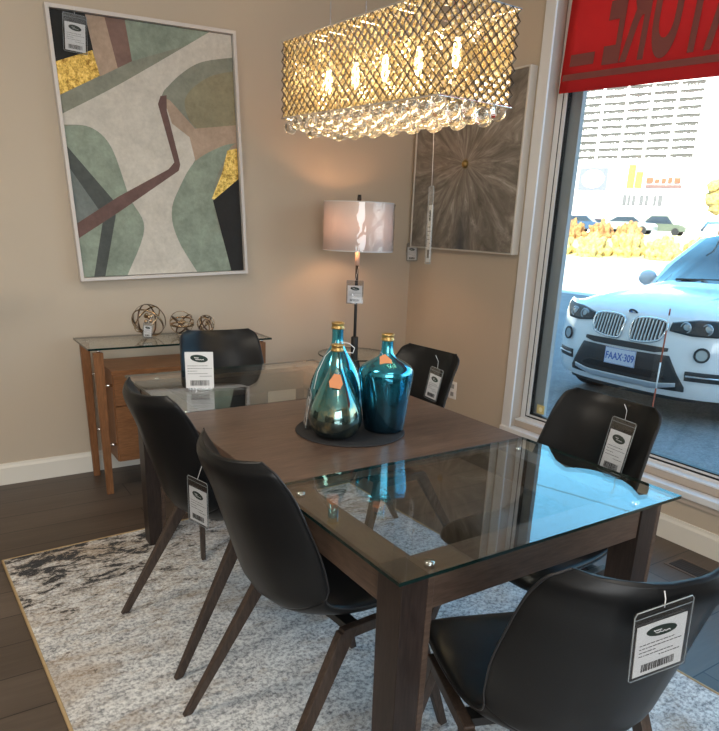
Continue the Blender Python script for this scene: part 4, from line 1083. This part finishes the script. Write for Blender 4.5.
def fpatch(name, m, pts_top, pts_bot, off, parent=car, th=.012, nz_=5, n=24):
    """patch lying on the front fascia between two polylines given as (y,z)"""
    b = B(); y0_ = max(min(p[0] for p in pts_top), min(p[0] for p in pts_bot)); y1_ = min(max(p[0] for p in pts_top), max(p[0] for p in pts_bot))
    T_ = sorted(pts_top); Bt = sorted(pts_bot); g = []; gb = []
    for i in range(n+1):
        y = y0_+(y1_-y0_)*i/n
        zt = interp(y, [p[0] for p in T_], [p[1] for p in T_]); zb2 = interp(y, [p[0] for p in Bt], [p[1] for p in Bt])
        g.append([b.verts.new((Fd(y, zb2+(zt-zb2)*j/nz_)-off-th, y, zb2+(zt-zb2)*j/nz_)) for j in range(nz_+1)])
        gb.append([b.verts.new((Fd(y, zb2+(zt-zb2)*j/nz_)-off+.01, y, zb2+(zt-zb2)*j/nz_)) for j in range(nz_+1)])
    for i in range(n):
        for j in range(nz_):
            b.faces.new((g[i][j], g[i+1][j], g[i+1][j+1], g[i][j+1]))
        b.faces.new((g[i][0], g[i+1][0], gb[i+1][0], gb[i][0])); b.faces.new((g[i][nz_], g[i+1][nz_], gb[i+1][nz_], gb[i][nz_]))
    for i in (0, n):
        for j in range(nz_): b.faces.new((g[i][j], g[i][j+1], gb[i][j+1], gb[i][j]))
    return link(name, b, m, parent, True)
def fring(name, m, pts, off, r, parent, closed=True):
    b = B(); tube(b, [(Fd(y, z)-off, y, z) for y, z in pts], r, 7, closed); return link(name, b, m, parent, True)
lowp = fpatch('lower_bumper', M_plas, [(-.56, .34), (-.42, .585), (0, .575), (.42, .585), (.56, .34)], [(-.56, .30), (0, .29), (.56, .30)], 0)
fpatch('upper_slot', M_plas, [(-.40, .645), (0, .648), (.40, .645)], [(-.40, .618), (-.3, .598), (.3, .598), (.40, .618)], .002)
fpatch('air_intake', M_black, [(-.42, .40), (-.33, .445), (.33, .445), (.42, .40)], [(-.42, .385), (0, .375), (.42, .385)], .012, lowp)
sk_ = fpatch('skid_plate', M_sil, [(-.50, .37), (-.35, .345), (.35, .345), (.50, .37)], [(-.50, .335), (-.30, .29), (.30, .29), (.50, .335)], .014)
fpatch('bumper_lip', M_plas, [(-.62, .285), (0, .28), (.62, .285)], [(-.62, .21), (0, .20), (.62, .21)], -.02)
for s_ in (-1, 1):
    K = [(.035, .80), (.05, .842), (.11, .862), (.20, .868), (.30, .860), (.345, .835), (.352, .79), (.335, .73), (.30, .695), (.20, .672), (.10, .668), (.05, .685)]
    K = [(s_*y, z) for y, z in K]
    ktop = [p for p in K if p[1] >= .79]; kbot = [p for p in K if p[1] < .80]
    gr = fpatch('kidney_grille', M_black, ktop, kbot+[(s_*.035, .74), (s_*.352, .77)], .0)
    fring('grille_surround', M_chrome, [tuple(p) for p in spline([(y, z, 0) for y, z in K+K[:1]], 40)[:-1]] if False else [(p.x, p.y) for p in spline([(y, z, 0) for y, z in K+K[:1]], 40)[:-1]], .016, .010, gr)
    for k in range(9):
        y = s_*(.068+.031*k)
        zt = interp(abs(y), [.05, .11, .2, .3, .345], [.842, .862, .868, .86, .835])-.006; zb2 = interp(abs(y), [.05, .1, .2, .3, .335], [.685, .668, .672, .695, .73])+.006
        b = B(); bar(b, (Fd(y, zb2)-.022, y, zb2), (Fd(y, zt)-.022, y, zt), .013, .013, (0, 1, 0), .016, .016); link('grille_slat', b, M_sil, gr)
    # headlights
    hl = fpatch('headlight', M_plas, [(s_*.375, .848), (s_*.56, .885), (s_*.70, .890), (s_*.86, .90)], [(s_*.375, .785), (s_*.55, .762), (s_*.72, .765), (s_*.86, .86)], .003)
    for yy in (.49, .64):
        c0 = Vector((Fd(yy, .82)-.018, s_*yy, .822))
        b = B(); tube(b, [c0+Vector((0, .042*math.cos(t*PI/12), .042*math.sin(t*PI/12))) for t in range(24)], .006, 6, True); link('lamp_ring', b, M_lens, hl, True)
        b = B(); orb(b, c0+Vector((.012, 0, 0)), .034, 16, 10, (.5, 1, 1)); link('lamp_lens', b, M_lens, hl, True)
    fring('headlight_trim', M_lens, [(s_*.375, .85), (s_*.56, .888), (s_*.70, .892), (s_*.86, .90)], .010, .006, hl, False)
    # fog light
    c0 = Vector((Fd(.655, .622)-.024, s_*.655, .622))
    b = B(); rot_ = Matrix.Rotation(-s_*.38, 4, 'Z')
    tube(b, [c0+rot_ @ Vector((0, .052*math.cos(t*PI/12), .052*math.sin(t*PI/12))) for t in range(24)], .010, 6, True); fg = link('fog_light', b, M_plas, car, True)
    b = B(); tube(b, [c0+rot_ @ Vector((.012, 0, 0)), c0+rot_ @ Vector((-.004, 0, 0))], .046, 20); link('fog_lens', b, M_lens, fg)
    it = fpatch('side_intake', M_plas, [(s_*.54, .478), (s_*.80, .478)], [(s_*.56, .40), (s_*.80, .40)], .002)
    fring('intake_blade', M_sil, [(s_*.57, .44), (s_*.80, .44)], .02, .008, it, False)
    # mirrors
    b = B(); orb(b, (1.86, s_*1.04, 1.08), .11, 18, 12, (.6, 1.0, .78)); mr_ = link('side_mirror', b, M_paint, car, True)
    b = B(); bar(b, (1.90, s_*.88, 1.01), (1.88, s_*.99, 1.05), .06, .05, (1, 0, 0), .04, .04); link('mirror_arm', b, M_plas, mr_)
    # wheels
    for xc in (.86, 3.67):
        b = B(); rs_ = []
        for yy, r_ in ((.69, .30), (.70, .345), (.73, .362), (.89, .362), (.92, .345), (.925, .28)):
            rs_.append([(xc+r_*math.cos(t*PI/20), s_*yy, .362+r_*math.sin(t*PI/20)) for t in range(40)])
        rings(b, rs_); wh = link('wheel', b, mat('tyre_rubber', (.02, .02, .02), .8), car, True)
        b = B()
        for k in range(5):
            t = 2*PI*k/5; bar(b, (xc, s_*.93, .362), (xc+.26*math.cos(t), s_*.93, .362+.26*math.sin(t)), .07, .05, (math.sin(t), 0, -math.cos(t)), .02, .02)
        tube(b, [(xc+.265*math.cos(t*PI/16), s_*.928, .362+.265*math.sin(t*PI/16)) for t in range(32)], .014, 6, True); link('rim', b, M_sil, wh)
    b = B(); tube(b, [(2.0, s_*.60, 1.60), (2.1, s_*.60, 1.68), (3.7, s_*.58, 1.68), (3.8, s_*.58, 1.60)], .016, 8); link('roof_rail', b, M_sil, car, True)
    b = B(); tube(b, [(1.66, s_*.875, 1.0), (1.85, s_*.78, 1.24), (2.18, s_*.675, 1.50)], .022, 6); link('roof_pillar', b, M_paint, car, True)
b = B(); box(b, (.50, -.66, .20), (4.4, .66, .42)); link('underbody', b, M_black, car)
# windshield wipers
b = B(); tube(b, [(1.42, .45, 1.115), (1.45, -.05, 1.14)], .010, 5); tube(b, [(1.42, -.15, 1.135), (1.45, -.68, 1.10)], .010, 5); link('wipers', b, M_black, car)
# emblem: round badge with black ring and blue/white quarters
ec = Vector((.078, 0, .895)); er = Matrix.Rotation(math.radians(-50), 4, 'Y')
b = B(); vsn = 32
tube(b, [ec+er @ Vector((0, 0, 0)), ec+er @ Vector((-.008, 0, 0))], .041, 28); em = link('emblem', b, M_black, car)
for k in range(4):
    pts = [Vector((-.0095, 0, 0))]+[Vector((-.0095, .026*math.cos(k*PI/2+t*PI/14), .026*math.sin(k*PI/2+t*PI/14))) for t in range(8)]
    b = B(); rings(b, [[ec+er @ p for p in pts], [ec+er @ (p+Vector((-.001, 0, 0))) for p in pts]])
    link('emblem_quarter', b, M_card if k % 2 else mat('emblem_blue', (.05, .2, .6), .4), em)
# licence plate
lpz = .508; lx_ = -.022
pl_ = B(); box(pl_, (lx_-.006, -.152, lpz-.072), (lx_, .152, lpz+.072)); plate = link('licence_plate', pl_, mat('plate_white', (.62, .66, .76), .5), car, bevel=.002)
M_pblue = mat('plate_blue', (.05, .12, .42), .5)
b = B()
for a, c_ in (((-.148, .066), (.148, .069)), ((-.148, -.069), (.148, -.066)), ((-.150, -.069), (-.147, .069)), ((.147, -.069), (.150, .069))):
    box(b, (lx_-.0072, a[0], lpz+a[1]), (lx_-.006, c_[0], lpz+c_[1]))
link('plate_border', b, M_pblue, plate)
def text_mesh(body_, size, mx_, m, parent, name, extr=.0008, off=.0):
    fc = bpy.data.curves.new('t', 'FONT'); fc.body = body_; fc.size = size; fc.extrude = extr; fc.align_x = 'CENTER'; fc.align_y = 'CENTER'; fc.offset = off
    tmp = bpy.data.objects.new('t', fc); C.objects.link(tmp); dg = bpy.context.evaluated_depsgraph_get(); me = bpy.data.meshes.new_from_object(tmp.evaluated_get(dg)); bpy.data.objects.remove(tmp)
    me.materials.append(m); o = bpy.data.objects.new(name, me); C.objects.link(o); o.parent = parent; o.matrix_local = mx_; return o
# seen from the front (looking along +x) right is -y
text_mesh('FAAX·309', .085, Matrix(((0, 0, -1, lx_-.0068), (-.78, 0, 0, 0), (0, 1.05, 0, lpz-.004), (0, 0, 0, 1))), M_pblue, plate, 'plate_number', off=.0015)

# ------------------------------------------------------------------ plant peeking in at the left edge
pp = empty('potted_plant', (-.12, 3.35, 0), label='leafy potted plant at the left edge, only leaf tips showing before the wall', cat='plant')
b = B(); lathe(b, [(0, 0), (.11, 0), (.14, .26), (.13, .26), (.105, .02), (0, .02)], 30); link('pot', b, mat('grey_pot', (.3, .3, .3), .6), pp, True)
b = B(); lathe(b, [(0, .19), (.12, .19), (.12, .22), (0, .225)], 24); link('soil', b, mat('soil', (.03, .02, .015), .95), pp)
b = B(); tube(b, [(0, 0, .2), (.0, .0, .8), (.02, .01, 1.28)], [.012, .009, .006], 7); link('stem', b, mat('stem_brown', (.12, .09, .05), .8), pp, True)
M_leaf = mat('dark_green_leaf', (.05, .11, .035), .5)
def leaf(p, d, ln, wd_):
    d = Vector(d).normalized(); s_ = d.cross(Vector((0, 0, 1))).normalized(); b = B(); p = Vector(p); rs_ = []
    for i in range(9):
        t = i/8; w_ = wd_*math.sin(PI*min(1, t*.96+.02))**.8; c_ = p+d*ln*t+Vector((0, 0, -.25*ln*t*t))
        nr = s_.cross(d)*.0012
        rs_.append([c_-s_*w_+nr*3, c_-nr, c_+s_*w_+nr*3, c_+nr])
    rings(b, rs_); link('leaf', b, M_leaf, pp, True)
for k, (tip, st_) in enumerate((((.352, 3.35, 1.432), (-.09, 3.36, 1.27)), ((.368, 3.35, 1.384), (-.10, 3.35, 1.24)))):
    p = Vector(st_)-pp.location; t_ = Vector(tip)-pp.location; ln = (t_-p).length
    leaf(p, (t_-p)+Vector((0, 0, .25*ln)), ln, .030)
for k in range(7):
    a = 2.0+k*.62; leaf((.01, 0, .8+.07*k), (math.cos(a), math.sin(a), .7), .15+.01*k, .025)
